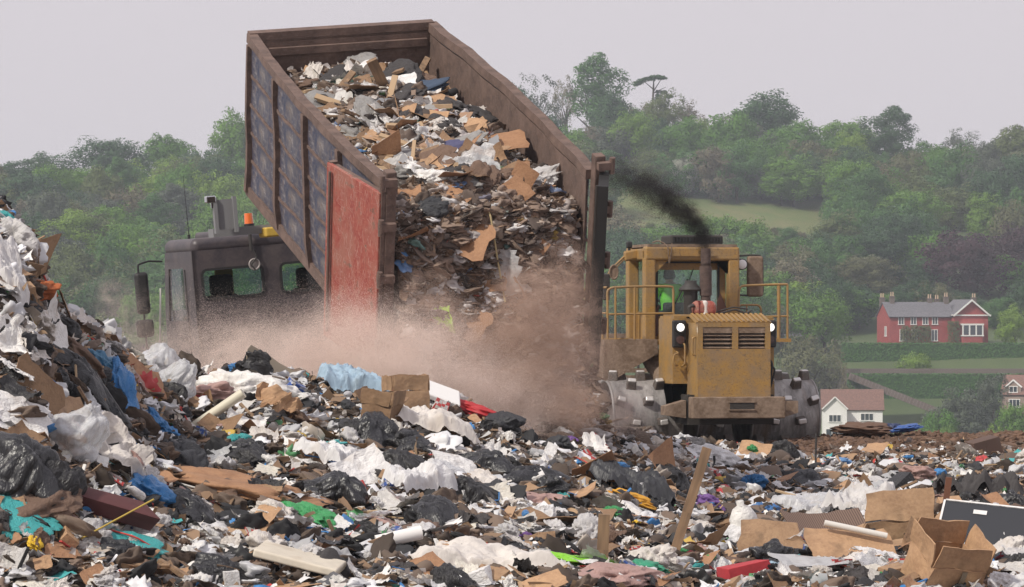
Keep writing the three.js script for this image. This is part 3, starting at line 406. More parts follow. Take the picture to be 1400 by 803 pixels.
  const bc = new THREE.Group(); bc.name = 'beacon'; cab.add(bc); bc.position.set(-.36, -.1, .06);
  part('beacon_lens', new THREE.CylinderGeometry(.058, .066, .15, 14).translate(0, 3.36, 0), phys([.75, .16, .03], { roughness: .25, clearcoat: .6 }), bc); part('beacon_base', cyl(.075, .05, 0, 3.26, 0, 'y', 14), blackM, bc); part('beacon_stalk', [bar(V(0, 2.9, 0), V(0, 3.25, 0), .025), pipe([[0, 2.95, 0], [.06, 2.8, .02], [-.02, 2.7, .02], [.03, 2.62, .03]], .012)], darkSteel, bc);
  const rl = part('reverse_lamp', [new THREE.TorusGeometry(.075, .014, 8, 20).translate(-.33, 2.6, .06), cyl(.07, .05, -.33, 2.6, .03, 'z', 18)], mat([.32, .29, .28], { roughness: .4 }), cab);
  part('antenna', [bar(V(-1.02, 2.95, -.9), V(-1.02, 3.1, -.9), .02), bar(V(-1.02, 3.1, -.9), V(-1.03, 3.95, -.9), .006, .003, 5)], blackM, cab);
  for (const s of [-1, 1]) { const m = new THREE.Group(); m.name = 'mirror'; cab.add(m); const X = s * (W / 2 + .34), Z = -L + .15; part('mirror_arm', [pipe([[s * W / 2, 2.74, Z], [s * (W / 2 + .2), 2.76, Z], [X + s * .03, 2.72, Z + .02], [X + s * .04, 2.6, Z + .03]], .016), pipe([[X, 1.5, Z + .02], [X - s * .1, 1.35, Z], [s * W / 2, 1.2, Z]], .016), bar(V(X, 2.6, Z), V(X, 1.5, Z), .014)], blackM, m); part('mirror_housing', [rb(.2, .62, .14, .06, X, 2.3, Z, 0, 0, 0, 3)], blackM, m); part('wide_mirror', rb(.25, .26, .14, .05, X, 1.78, Z, 0, 0, 0, 3), blackM, m); }
  part('air_stack', [rb(.25, .9, .25, .05, 1.0, 2.2, .2), cyl(.07, 1.9, -1.28, 1.9, .02 - .001, 'y', 10)].slice(0, 1), blackM, cab);
  part('white_guide_pole', bar(V(-1.4, 1.0, -1.9), V(-1.27, 2.35, -1.9), .014), mat([.7, .68, .66]), cab);
}
// ---------------------------------------------------------------- landfill compactor, seen from behind
const comp = thing('landfill_compactor', 'muddy yellow landfill compactor with spiked steel wheels and roof cab', 'compactor', [(1004 - 700) / FOC * 60, .02, -60], 12.7 * TR);
const grilleM = mat([.035, .03, .026], { roughness: .8 }), railM = mat(0xffffff, { map: yelT, roughness: .6 }), glowM = mat([.9, .9, .88], { emissive: lin(1, .97, .9), emissiveIntensity: 1.6 }), lensDark = phys([.07, .035, .03], { roughness: .2 });
{
  const H0 = .98, H1 = 2.24, hw = .635, hood = new THREE.Group(); hood.name = 'engine_hood'; comp.add(hood);
  // rear face around the two grille openings, sides, louvred sloping top
  part('hood_face', [bx(2 * hw, 2.0 - H0 - .2, .05, 0, (1.8 + H0) / 2, -.03), bx(.09, .37, .05, -hw + .045, 1.985, -.03), bx(.09, .37, .05, hw - .045, 1.985, -.03), bx(.1, .37, .05, .02, 1.985, -.028), bx(2 * hw, .07, .05, 0, 2.2, -.03)], yellowPaint, hood);
  part('hood_side', [bx(.05, H1 - H0, 2.3, -hw + .025, (H0 + H1) / 2, -1.21), bx(.05, H1 - H0, 2.3, hw - .025, (H0 + H1) / 2, -1.21)], yellowPaint, hood);
  for (const [x0, x1] of [[-.545, -.03], [.07, .545]]) { const gr = new THREE.Group(); gr.name = 'grille'; hood.add(gr); part('grille_back', bx(x1 - x0, .37, .02, (x0 + x1) / 2, 1.985, -.12), grilleM, gr); part('grille_hood', bx(x1 - x0, .1, .05, (x0 + x1) / 2, 2.115, -.04), mudM, gr); for (let k = 0; k < 4; k++) part('slat', bx(x1 - x0, .015, .075, (x0 + x1) / 2, 1.83 + k * .068, -.055, .5), mudM, gr); }
  part('hood_top', [bx(2 * hw + .04, .03, .5, 0, 2.3, -.26, .26), bx(2 * hw, .04, 1.7, 0, 2.36, -1.35)], yellowPaint, hood);
  for (let k = 0; k < 15; k++) part('louvre', bx(.045, .022, .5, -.6 + k * .0857, 2.327, -.255, .26), k % 2 ? yellowPaint : railM, hood);
  part('side_handle', pipe([[-hw - .01, 2.0, -.1], [-hw - .06, 1.97, -.1], [-hw - .06, 1.72, -.1], [-hw - .01, 1.7, -.1]], .018), railM, hood);
}
part('bumper', [rb(1.62, .36, .26, .02, .03, .82, .06), bx(.4, .1, .02, .06, .83, .2)].slice(0, 1), mudM, comp); part('bumper_slot', [bx(.42, .11, .012, .08, .85, .195)], grilleM, comp); part('bumper_slot_frame', [bx(.46, .02, .03, .08, .915, .2), bx(.46, .02, .03, .08, .785, .2)], mudM, comp);
for (const g of [poly([[0, 0], [.34, .1], [.34, .3], [0, .3]], .2).translate(.84, .62, -.4), poly([[0, 0], [-.36, .05], [-.36, .2], [0, .3]], .3).translate(-.78, .64, -.5)]) part('bumper_bracket', g, mudM, comp);
part('radiator_guard', [bx(1.5, .5, 1.2, 0, .78, -.8)], grilleM, comp);
part('frame', [bx(.9, .5, 3.6, 0, .8, -2.4), bx(.8, .55, 2.2, 0, .85, -5.2)], mudM, comp);
// shoulders with lamps
for (const s of [-1, 1]) {
  part('shoulder_panel', [bx(.26, 1.1, .9, s * .76, 1.76, -1.1), bx(.22, .05, .9, s * .76, 2.33, -1.1), poly([[0, 0], [.26, 0], [.26, -.5], [.1, -.5]], .9).scale(s < 0 ? -1 : 1, 1, 1).translate(s * .64, 1.2, -1.55)], yellowPaint, comp);
  const lp = new THREE.Group(); lp.name = 'rear_lamp'; comp.add(lp); lp.position.set(s * .79, 0, -.6);
  part('lamp_housing', [rb(.24, .46, .1, .03, 0, 2.05, .0), cyl(.095, .1, 0, 2.16, .04, 'z', 18)], blackM, lp); part('headlight_glass', new THREE.SphereGeometry(.085, 18, 8, 0, 6.3, 0, 1.1).rotateX(Math.PI / 2).scale(1, 1, .35).translate(0, 2.16, .072), glowM, lp); part('tail_lens', cyl(.07, .05, 0, 1.95, .06, 'z', 16), lensDark, lp);
  const l = new THREE.SpotLight(lin(1, .95, .85), 4, 12, .5, .6); l.position.set(s * .8, 2.16, -.44); l.target.position.set(s * 1.4, 1.4, 6); l.name = 'lamp_beam'; l.castShadow = true; comp.add(l, l.target);
}
part('grab_loop', [pipe([[-.83, 1.75, -.62], [-.83, 1.72, -.52], [-.9, 1.7, -.5], [-.92, 1.6, -.5], [-.88, 1.52, -.5], [-.82, 1.52, -.6]], .016), pipe([[-.75, 1.9, -.6], [-.72, 1.86, -.5], [-.72, 1.55, -.5], [-.75, 1.5, -.6]], .018)], railM, comp);
part('hydraulic_hose', [pipe([[.66, 1.7, -.5], [.78, 1.55, -.4], [.74, 1.2, -.4], [.66, 1.0, -.5]], .02), pipe([[.68, 1.6, -.5], [.84, 1.45, -.45], [.78, 1.15, -.5], [.7, 1.05, -.5]], .018)], blackM, comp);
{ // platform and fenders
  for (const s of [-1]) part('fender', [bx(.95, .1, 2.4, s * 1.35, 1.9, -2.9), poly([[0, 0], [.95, 0], [.95, -.15], [.14, -.62], [0, -.62]], .06).scale(s < 0 ? 1 : -1, 1, 1).translate(s < 0 ? -1.82 : 1.82, 1.86, -1.74), bx(.06, .58, 2.3, s * 1.79, 1.58, -2.92), bx(.9, .5, .06, s * 1.34, 1.6, -3.9)], mudM, comp);
  part('fender_brace', [bar(V(-.95, 1.75, -2.2), V(-.55, .9, -1.5), .16, .19, 14), bx(.5, .1, .6, -1.0, 1.72, -2.2)], mudM, comp);
  part('side_step', bx(.5, .06, .8, 1.3, 1.93, -2.2), yellowPaint, comp); part('deck', bx(1.9, .08, 2.4, 0, 1.9, -2.95), yellowPaint, comp);
}
{ // cab inside its roll-over frame
  const cab = new THREE.Group(); cab.name = 'cab'; comp.add(cab); cab.position.set(0, 0, -2.7); const T = 3.56, w = .86;
  for (const s of [-1, 1]) for (const z of [0, -1.15]) part('frame_post', rb(.2, T - 1.9, .2, .03, s * (w - .1), (T + 1.9) / 2 - .05, z), yellowPaint, cab);
  part('frame_beam', [rb(2 * w, .25, .22, .05, 0, T - .12, .002), rb(2 * w, .25, .22, .05, 0, T - .12, -1.15), rb(.2, .2, 1.0, .03, -w + .1, T - .13, -.58), rb(.2, .2, 1.0, .03, w - .1, T - .13, -.58)], yellowPaint, cab);
  for (const s of [-1, 1]) part('gusset', poly([[0, 0], [.22, 0], [0, -.22]], .1).scale(s < 0 ? 1 : -1, 1, 1).translate(s * (w - .2), T - .245, -.05), yellowPaint, cab);
  part('beam_strip', bx(.84, .03, .03, 0, T - .15, .125), yellowPaint, cab);
  part('roof_plate', bx(2 * w - .1, .05, 1.35, 0, T + .02, -.58), mudM, cab);
  part('air_conditioner', [rb(.95, .17, .7, .04, .1, T + .12, -.3), bx(.9, .03, .72, .1, T + .06, -.3)], grilleM, cab); for (let k = 0; k < 16; k++) part('fin', bx(.03, .09, .02, -.32 + k * .056, T + .13, .06), blackM, cab);
  // glazed inner cab
  part('cab_wall', [bx(1.36, .5, .05, 0, 2.12, -.25), bx(.14, T - 1.95, .08, -.62, (T + 1.9) / 2 - .05, -.25), bx(.14, T - 1.95, .08, .62, (T + 1.9) / 2 - .05, -.25), bx(1.3, .16, .07, 0, T - .32, -.25), bx(.05, .55, 1.0, -.66, 2.15, -.8), bx(.05, .55, 1.0, .66, 2.15, -.8), bx(1.36, .5, .05, 0, 2.12, -1.34)], yellowPaint, cab);
  const dirtG = phys([.85, .93, .9], { transmission: .96, roughness: .1, thickness: 0, ior: 1.45 });
  part('rear_window', rb(1.12, .95, .012, .006, 0, 2.82, -.25), dirtG, cab); part('window_seal', [bx(1.16, .03, .03, 0, 3.29, -.21), bx(1.16, .03, .03, 0, 2.36, -.21), bx(.035, .9, .03, -.56, 2.82, -.21), bx(.035, .9, .03, .56, 2.82, -.21)], blackM, cab);
  part('side_window', [bx(.012, .95, .98, -.66, 2.88, -.8)], dirtG, cab); part('side_window', [bx(.012, .95, .98, .66, 2.88, -.8)], dirtG, cab); part('front_window', bx(1.12, .95, .012, 0, 2.85, -1.34), dirtG, cab);
  for (const g of [poly([[0, 0], [.16, 0], [.18, .55], [.1, .42], [.06, .62], [0, .5]], .02).translate(-.72, 2.0, -.17), poly([[0, 0], [.24, 0], [.22, .48], [.1, .75], [.04, .6]], .02).translate(.48, 2.0, -.17)]) part('torn_curtain', g, mat([.1, .045, .035]), cab);
  part('wiper', [bar(V(-.34, 2.36, -.2), V(.0, 3.0, -.2), .012), bar(V(-.12, 2.62, -.19), V(.1, 3.18, -.19), .008)], blackM, cab);
  part('driver_seat', [rb(.5, .14, .5, .05, -.1, 2.22, -.95), rb(.46, .34, .12, .05, -.1, 2.42, -.66)], blackM, cab); part('control_console', [rb(.7, .5, .25, .05, 0, 2.3, -1.2)], blackM, cab); part('steering_wheel', new THREE.TorusGeometry(.2, .016, 8, 22).rotateX(1.1).translate(-.1, 2.68, -1.12), blackM, cab);
  part('cab_floor', bx(1.3, .04, 1.15, 0, 1.97, -.84), blackM, cab);
  part('antenna', [bar(V(.56, T + .04, -.3), V(.56, T + .12, -.3), .02), pipe([[.56, T + .1, -.3], [.6, T + .22, -.3], [.7, T + .36, -.3]], .006, 5)], blackM, cab);
  part('cable_loop', [pipe([[-.5, T + .06, .06], [-.46, T - .02, .15], [-.43, T - .3, .14], [-.4, T - .1, .15], [-.36, T + .06, .06]], .01), pipe([[-.7, T + .07, 0], [-.6, T + .1, .03], [-.5, T + .06, .06]], .012)], mudM, cab);
}
// mirrors on their arms
for (const s of [-1, 1]) { const m = new THREE.Group(); m.name = 'mirror'; comp.add(m); m.position.set(s * .86, 0, -2.7); if (s < 0) m.scale.x = .62; const z = s < 0 ? -.5 : -.25;
  if (s < 0) { part('mirror_arm', [rb(.42, .18, .14, .04, -.14, 3.42, z, 0, 0, .12), pipe([[-.3, 3.42, z], [-.6, 3.25, z], [-.82, 3.08, z], [-.86, 2.7, z]], .022), pipe([[-.3, 3.38, z], [-.55, 3.22, z], [-.78, 3.02, z]], .015)], yellowPaint, m); part('work_lamp', [cyl(.12, .09, -.68, 3.12, z + .03, 'z', 20), new THREE.TorusGeometry(.12, .018, 8, 22).translate(-.68, 3.12, z + .08)], mudM, m); part('mirror_glass', rb(.2, .46, .06, .04, -.88, 2.86, z + .03), darkSteel, m); part('roof_lamp', [rb(.16, .12, .1, .03, -.2, 3.6, z), cyl(.04, .1, -.2, 3.53, z, 'y', 8)], blackM, m); }
  else { part('mirror_arm', [pipe([[0, 3.4, z], [.25, 3.42, z], [.5, 3.4, z], [.52, 3.0, z], [.5, 2.72, z], [0, 2.72, z]], .018)], darkSteel, m); part('mirror_glass', rb(.3, .72, .1, .07, .38, 3.05, z, 0, 0, 0, 3), mudM, m); part('work_lamp', [cyl(.1, .09, .12, 3.26, z + .04, 'z', 18)], darkSteel, m); part('lamp_lens', new THREE.SphereGeometry(.09, 16, 8, 0, 6.3, 0, 1.2).rotateX(Math.PI / 2).scale(1, 1, .4).translate(.12, 3.26, z + .08), mat([.75, .74, .73], { roughness: .25 }), m); } }
{ // exhaust, pre-cleaner, red canister
  part('exhaust_stack', [cyl(.085, 1.0, -.1, 2.75, -1.4, 'y', 18), cyl(.105, .5, -.1, 2.95, -1.4, 'y', 18), cyl(.085, .3, -.1, 3.36, -1.4, 'y', 18)], mat(0xffffff, { map: rustT, roughness: .9, color: lin(.6, .6, .62) }), comp);
  part('air_cleaner', [new THREE.LatheGeometry([[0, .34], [.1, .34], [.11, .28], [.2, .2], [.2, .16], [.12, .15], [.12, -.3], [0, -.3]].map(p => new THREE.Vector2(...p)), 20).translate(-.34, 2.62, -1.5)], darkSteel, comp);
  part('red_canister', rb(.42, .26, .26, .1, -.22, 2.48, -1.1, 0, 0, 0, 4), redPaint, comp); part('canister_band', [rb(.09, .272, .272, .1, -.22, 2.48, -1.1, 0, 0, 0, 4)], mat([.6, .56, .52]), comp); part('canister_band', rb(.03, .27, .27, .1, -.33, 2.48, -1.1, 0, 0, 0, 4), mat([.12, .02, .02]), comp);
  for (const g of [pipe([[-.48, 2.36, -1.0], [-.5, 2.5, -1.0], [-.42, 2.54, -1.0]], .035), pipe([[.05, 2.4, -1.0], [.3, 2.46, -1.0], [.5, 2.4, -1.0], [.58, 2.44, -1.0]], .02), pipe([[.0, 2.42, -1.1], [.3, 2.5, -1.1], [.56, 2.47, -1.1]], .015)]) part('engine_pipe', g, darkSteel, comp);
}
{ // hand rails
  const zr = -1.85, L = new THREE.Group(); L.name = 'hand_rail'; comp.add(L);
  part('rail_tube', [pipe([[-1.72, 1.94, zr], [-1.72, 2.6, zr], [-1.72, 2.78, zr], [-1.62, 2.84, zr], [-1.1, 2.86, zr], [-.62, 2.86, zr], [-.55, 2.8, zr], [-.55, 1.94, zr]], .022, 7), bar(V(-1.72, 2.38, zr), V(-.55, 2.4, zr), .018), pipe([[-1.72, 2.84, zr], [-1.74, 2.84, zr - .7], [-1.74, 2.82, zr - 1.6]], .02), bar(V(-1.74, 2.4, zr), V(-1.74, 2.4, zr - 1.6), .018)], railM, L);
  for (const x of [-1.58, -1.24]) part('rail_post', bar(V(x, 1.94, zr), V(x, 2.86, zr), .02), railM, L); part('rail_post', bar(V(-1.74, 1.94, zr - 1.5), V(-1.74, 2.84, zr - 1.5), .02), railM, L);
  part('step_rail', [pipe([[-1.98, 1.5, zr - .2], [-1.98, 2.3, zr - .2], [-1.92, 2.38, zr - .2], [-1.8, 2.38, zr - .2], [-1.76, 2.3, zr - .2], [-1.76, 1.5, zr - .2]], .02), bar(V(-1.98, 1.95, zr - .2), V(-1.3, 1.96, zr - .2), .014)], railM, L);
  const Q = new THREE.Group(); Q.name = 'hand_rail'; comp.add(Q);
  part('rail_tube', [pipe([[.62, 1.98, zr], [.62, 2.74, zr], [.66, 2.86, zr], [.78, 2.88, zr], [1.4, 2.9, zr], [1.5, 2.9, zr]], .022, 7), bar(V(.64, 2.33, zr), V(1.52, 2.35, zr), .018)], railM, Q); part('rail_post', bar(V(1.34, 1.94, zr), V(1.34, 2.88, zr), .032), railM, Q); part('rail_post', bar(V(1.5, 1.94, zr), V(1.5, 2.9, zr), .02), railM, Q);
  part('inner_loop', [pipe([[.82, 1.94, zr - .8], [.82, 2.46, zr - .8], [.9, 2.54, zr - .8], [1.2, 2.54, zr - .8], [1.26, 2.46, zr - .8], [1.26, 1.94, zr - .8]], .02), bar(V(1.0, 1.94, zr - .8), V(1.0, 2.53, zr - .8), .014)], railM, Q);
}
// spiked wheels
const toothG = (() => { const g = new RoundedBoxGeometry(.18, .17, .15, 2, .02), p = g.attributes.position; for (let i = 0; i < p.count; i++) { const t = clamp((p.getY(i) + .1) / .2); p.setX(i, p.getX(i) * (1 - .22 * t)); p.setZ(i, p.getZ(i) * (1 - .4 * t)); } g.computeVertexNormals(); return boxUV(g.index ? g.toNonIndexed() : g); })();
const toothCap = (() => { const g = new RoundedBoxGeometry(.14, .045, .09, 2, .02); return boxUV(g.index ? g.toNonIndexed() : g); })();
const darkTooth = mat(0xffffff, { map: steelT, color: lin(.5, .48, .46), roughness: .6, metalness: .2 }), capM = mat([.62, .6, .58], { roughness: .38, metalness: .45 });
for (const [zi, z] of [[0, -1.62], [1, -5.0]]) for (const s of [-1, 1]) {
  const w = new THREE.Group(); w.name = 'wheel'; comp.add(w); const W = 1.2, r = .63; w.position.set(s * 1.22, .63, z); w.rotation.x = .1 + zi * .2;
  part('drum', [new THREE.CylinderGeometry(r, r, W, 48, 1, true).rotateZ(Math.PI / 2).toNonIndexed(), new THREE.CylinderGeometry(r - .03, r - .03, W, 48, 1, true).rotateZ(Math.PI / 2).toNonIndexed()].map(g => g), steelM, w);
  for (const q of [-1, 1]) part('drum_rim', new THREE.TorusGeometry(r - .012, .024, 8, 48).rotateY(Math.PI / 2).translate(q * W / 2, 0, 0), steelM, w);
  part('hub', [cyl(r - .04, .05, 0, 0, 0, 'x', 40), cyl(.3, .5, 0, 0, 0, 'x', 24), cyl(.2, .75, 0, 0, 0, 'x', 20)], mudM, w);
  for (let row = 0; row < 5; row++) for (let k = 0; k < 6; k++) { const a = (k + (row % 2) * .5) / 6 * 2 * Math.PI, t = new THREE.Group(); t.name = 'tooth'; w.add(t); t.rotation.x = a; const x = -W / 2 + .12 + row * (W - .24) / 4; const bd = part('tooth_body', toothG, darkTooth, t); bd.position.set(x, r + .07, 0); bd.rotation.y = (row - 2) * .16; const c = part('tooth_cap', toothCap, capM, t); c.position.set(x, r + .145, 0); c.rotation.y = (row - 2) * .16; }
}
part('axle', [cyl(.14, 2.2, 0, .63, -1.62, 'x', 16), cyl(.14, 2.2, 0, .63, -5, 'x', 16)], mudM, comp);
{ // push blade with its trash rack at the far end
  const b = new THREE.Group(); b.name = 'blade'; comp.add(b); b.position.set(0, 0, -6.6);
  part('blade_plate', bx(4.5, 1.0, .08, 0, .75, 0), mudM, b); part('rack_rail', [bx(4.5, .09, .09, 0, 1.98, 0), bx(4.5, .08, .08, 0, 1.34, 0)], mudM, b); for (let k = 0; k < 32; k++) part('rack_bar', bx(.035, .64, .05, -2.2 + k * .142, 1.66, 0), darkSteel, b); for (const x of [-2.2, -1.1, 1.1, 2.2]) part('rack_post', bx(.1, .8, .1, x, 1.6, .02), mudM, b);
  part('push_arm', [bx(.2, .3, 2, -.5, .8, 1), bx(.2, .3, 2, .5, .8, 1)], mudM, b);
}
// ---------------------------------------------------------------- driver
function figure(bones, cell, box) { // one continuous skin over tapered bones
  const [lo, hi] = box, size = Math.max(hi[0] - lo[0], hi[1] - lo[1], hi[2] - lo[2]), res = Math.ceil(size / cell) + 4, mc = new MarchingCubes(res, new THREE.MeshBasicMaterial(), false, false, 60000); mc.isolation = 0;
  const half = size / 2 + 2 * cell, c = lo.map((v, i) => (v + hi[i]) / 2);
  for (let k = 0; k < res; k++) for (let j = 0; j < res; j++) for (let i = 0; i < res; i++) { const p = V(c[0] + (i / (res / 2) - 1) * half, c[1] + (j / (res / 2) - 1) * half, c[2] + (k / (res / 2) - 1) * half); let d = 9; for (const [a, b, ra, rb_] of bones) { const ab = V(b[0] - a[0], b[1] - a[1], b[2] - a[2]), ap = V(p.x - a[0], p.y - a[1], p.z - a[2]), h = clamp(ap.dot(ab) / ab.lengthSq()), q = ap.addScaledVector(ab, -h).length() - lerp(ra, rb_, h), m = Math.max(0, .02 - Math.abs(d - q)); d = Math.min(d, q) - m * m / .08; } mc.field[i + j * res + k * res * res] = -d; }
  mc.update(); const n = mc.count, g = new THREE.BufferGeometry(); g.setAttribute('position', new THREE.BufferAttribute(mc.positionArray.slice(0, n * 3), 3)); g.setAttribute('normal', new THREE.BufferAttribute(mc.normalArray.slice(0, n * 3), 3)); g.scale(half, half, half); g.translate(...c); g.computeVertexNormals(); return g;
}
{
  const bones = [[[0, 0, 0], [0, .28, -.02], .15, .16], [[0, .28, -.02], [0, .47, -.02], .17, .14], [[-.17, .48, -.02], [.17, .48, -.02], .08, .08], [[0, .5, -.02], [0, .62, -.04], .06, .055], [[0, .68, -.05], [0, .75, -.06], .09, .1], [[0, .66, -.12], [0, .7, -.13], .06, .06], [[0, .69, -.19], [0, .67, -.185], .012, .016], [[.095, .69, -.05], [.1, .7, -.05], .02, .015], [[-.095, .69, -.05], [-.1, .7, -.05], .02, .015], [[-.09, 0, 0], [-.12, .04, -.42], .095, .07], [[.09, 0, 0], [.12, .04, -.42], .095, .07], [[-.12, .04, -.42], [-.13, -.2, -.5], .06, .045], [[.12, .04, -.42], [.13, -.2, -.5], .06, .045]];
  for (const s of [-1, 1]) { bones.push([[s * .21, .46, -.02], [s * .27, .22, -.12], .06, .048], [[s * .27, .22, -.12], [s * .17, .3, -.34], .046, .034], [[s * .17, .3, -.34], [s * .16, .32, -.4], .034, .036]); for (let f = 0; f < 4; f++) bones.push([[s * (.135 + f * .018), .33, -.4], [s * (.135 + f * .018), .335 - .01 * Math.abs(f - 1.5), -.45], .01, .009], [[s * (.135 + f * .018), .335, -.45], [s * (.135 + f * .018), .3, -.465], .009, .008]); bones.push([[s * .13, .32, -.38], [s * .11, .34, -.42], .012, .01]); }
  const g = figure(bones, .013, [[-.36, -.3, -.56], [.36, .9, .22]]), p = g.attributes.position, col = [];
  for (let i = 0; i < p.count; i++) { const x = p.getX(i), y = p.getY(i), z = p.getZ(i); let c = [.24, .66, .07]; if (y > .56) c = [.42, .25, .18]; if (y > .72 || (y > .64 && z > -.05)) c = [.02, .016, .013]; if (y < .09 && z < .5 && y < .1) c = [.03, .035, .06]; if (z < -.36 && y > .26) c = [.42, .25, .18]; col.push(...c); }
  g.setAttribute('color', new THREE.Float32BufferAttribute(col, 3));
  const o = thing('person', 'driver in bright green hi vis jacket seated in the compactor cab', 'person'); comp.updateMatrixWorld(); const c = comp.localToWorld(V(-.16, 2.36, -3.5)); o.position.copy(c); o.rotation.y = comp.rotation.y; part('body', g, mat(0xffffff, { vertexColors: true, roughness: .8 }), o);
}
// ---------------------------------------------------------------- waste: shapes
function gridGeo(nx, ny, f, flat) { const pos = [], uv = [], idx = []; for (let j = 0; j <= ny; j++) for (let i = 0; i <= nx; i++) { const p = f(i / nx, j / ny); pos.push(p[0], p[1], p[2]); uv.push(i / nx, j / ny); } for (let j = 0; j < ny; j++) for (let i = 0; i < nx; i++) { const a = j * (nx + 1) + i, b = a + nx + 1; if ((i + j) % 2) idx.push(a, b, a + 1, b, b + 1, a + 1); else idx.push(a, b, b + 1, a, b + 1, a + 1); } let g = new THREE.BufferGeometry(); g.setAttribute('position', new THREE.Float32BufferAttribute(pos, 3)); g.setAttribute('uv', new THREE.Float32BufferAttribute(uv, 2)); g.setIndex(idx); if (flat) g = g.toNonIndexed(); g.computeVertexNormals(); return g; }
function crumpled(seed, w, h, n, amp, freq, o = {}) { // paper, card or film: a sheet about 1 unit, creased; lies in x-z
  const s = seed * 3.7; return gridGeo(n, Math.max(2, Math.round(n * h / w)), (u, v) => {
    let x = (u - .5) * w, z = (v - .5) * h; const e = o.torn ?? .06; const edge = Math.max(Math.abs(u - .5), Math.abs(v - .5)) * 2; x *= 1 + e * nz(v * 7 + s, s, 2) * edge * 2; z *= 1 + e * nz(u * 7 + s, s, 5) * edge * 2;
    let y = amp * (ridge(x * freq + s, z * freq, s) * .6 + .5 * ridge(x * freq * 2.1, z * freq * 2.1 + s, 3) + .9 * nz(x * freq * .5 + s, z * freq * .5, 8));
    if (o.fold) { const k = x * Math.cos(s) + z * Math.sin(s) - .12 * w; if (k > 0) y += k * o.fold; } if (o.curl) { const a = x * o.curl, r = 1 / o.curl; x = Math.sin(a) * r; y += (1 - Math.cos(a)) * r; }
    x += amp * .5 * nz(z * freq + s, y * 3, x * freq); z += amp * .5 * nz(x * freq - s, y * 3, z * freq); return [x, y, z]; }, o.flat);
}
function thickSheet(seed, w, h, n, amp, freq, th, o = {}) { const a = crumpled(seed, w, h, n, amp, freq, { ...o, flat: false }), p = a.attributes.position, c = p.count, ny = Math.max(2, Math.round(n * h / w)), P = [], uv = []; for (let k = 0; k < 2; k++) for (let i = 0; i < c; i++) { P.push(p.getX(i), p.getY(i) - k * th, p.getZ(i)); uv.push(a.attributes.uv.getX(i) * w, a.attributes.uv.getY(i) * h); } const idx = [...a.index.array], I = [...idx]; for (let i = 0; i < idx.length; i += 3) I.push(idx[i] + c, idx[i + 2] + c, idx[i + 1] + c); const ring = []; for (let i = 0; i <= n; i++) ring.push(i); for (let j = 1; j <= ny; j++) ring.push(j * (n + 1) + n); for (let i = n - 1; i >= 0; i--) ring.push(ny * (n + 1) + i); for (let j = ny - 1; j > 0; j--) ring.push(j * (n + 1)); ring.forEach((q, i) => { const r = ring[(i + 1) % ring.length]; I.push(q, r, q + c, r, r + c, q + c); }); const g = new THREE.BufferGeometry(); g.setAttribute('position', new THREE.Float32BufferAttribute(P, 3)); g.setAttribute('uv', new THREE.Float32BufferAttribute(uv, 2)); g.setIndex(I); return toCreasedNormals(g, .5); }
function blob(seed, det, f, flat) { let g = mergeVertices(new THREE.IcosahedronGeometry(1, det).deleteAttribute('normal').deleteAttribute('uv')), p = g.attributes.position, v = V(); for (let i = 0; i < p.count; i++) { v.fromBufferAttribute(p, i); f(v, seed * 5.3); p.setXYZ(i, v.x, v.y, v.z); } if (flat) g = g.toNonIndexed(); g.computeVertexNormals(); const n = g.attributes.position.count, uv = new Float32Array(n * 2); for (let i = 0; i < n; i++) { uv[2 * i] = g.attributes.position.getX(i); uv[2 * i + 1] = g.attributes.position.getZ(i); } g.setAttribute('uv', new THREE.BufferAttribute(uv, 2)); return g; }
const bagGeo = s => blob(s, 13, (v, q) => { const phi = Math.atan2(v.z, v.x), top = smooth(.35, .95, v.y); let r = .85 + .34 * nz(v.x * 1.4 + q, v.y * 1.4, v.z * 1.4) - .13 * Math.max(0, ridge(v.x * 2.6 + q, v.y * 1.6, v.z * 2.6)) ** 2 - .05 * ridge(v.x * 6 + q, v.y * 4, v.z * 6); r *= 1 + top * (.06 * Math.sin(phi * 9 + 4 * nz(q, phi * 2)) - .3); v.multiplyScalar(r); v.y = v.y * .68 + top * .3; v.x += .25 * nz(q, v.y * 1.5); });
const wadGeo = s => blob(s, 12, (v, q) => { const a = ridge(v.x * 1.5 + q, v.y * 1.5, v.z * 1.5), b = ridge(v.x * 3.3, v.y * 3.3 + q, v.z * 3.3), c = nz(v.x * 7 + q, v.y * 7, v.z * 7); let r = .72 + .42 * nz(v.x * 1.1 + q, v.y * 1.1, v.z * 1.1) + .3 * (a - .4) + .17 * (b - .3) + .08 * c; v.multiplyScalar(r); v.y *= .62; v.x *= 1.15; });
const ragGeo = s => blob(s, 10, (v, q) => { const a = ridge(v.x * 1.2 + q, v.y * 2.2, v.z * 1.2), b = ridge(v.x * 2.6, v.y * 3.3 + q, v.z * 2.6); v.multiplyScalar(.8 + .45 * nz(v.x + q, v.y, v.z) + .28 * (a - .4) + .14 * b); v.y *= .45; v.x *= 1.3; });
const stripGeo = s => gridGeo(14, 2, (u, v) => { const a = 2.2 * nz(s * 3.1, u * 2) + u * 1.5 * (s % 2), w = .1 * (v - .5); return [(u - .5), .12 * nz(u * 3 + s, s) + w * Math.sin(a * 2), .16 * nz(u * 2.5, s * 2.2, 4) + w * Math.cos(a * 2)]; });
const cartonGeo = s => { const g = new RoundedBoxGeometry(1, .62, .8, 3, .015), p = g.attributes.position; for (let i = 0; i < p.count; i++) { const x = p.getX(i), y = p.getY(i), z = p.getZ(i); p.setXYZ(i, x + .2 * nz(y * 1.5 + s, z, s) + .08 * (y) * Math.sin(s), y + .13 * nz(x * 1.5, z * 1.5 + s, s), z + .2 * nz(x + s, y * 1.6, s)); } const q = toCreasedNormals(g, .4); return boxUV(q); };
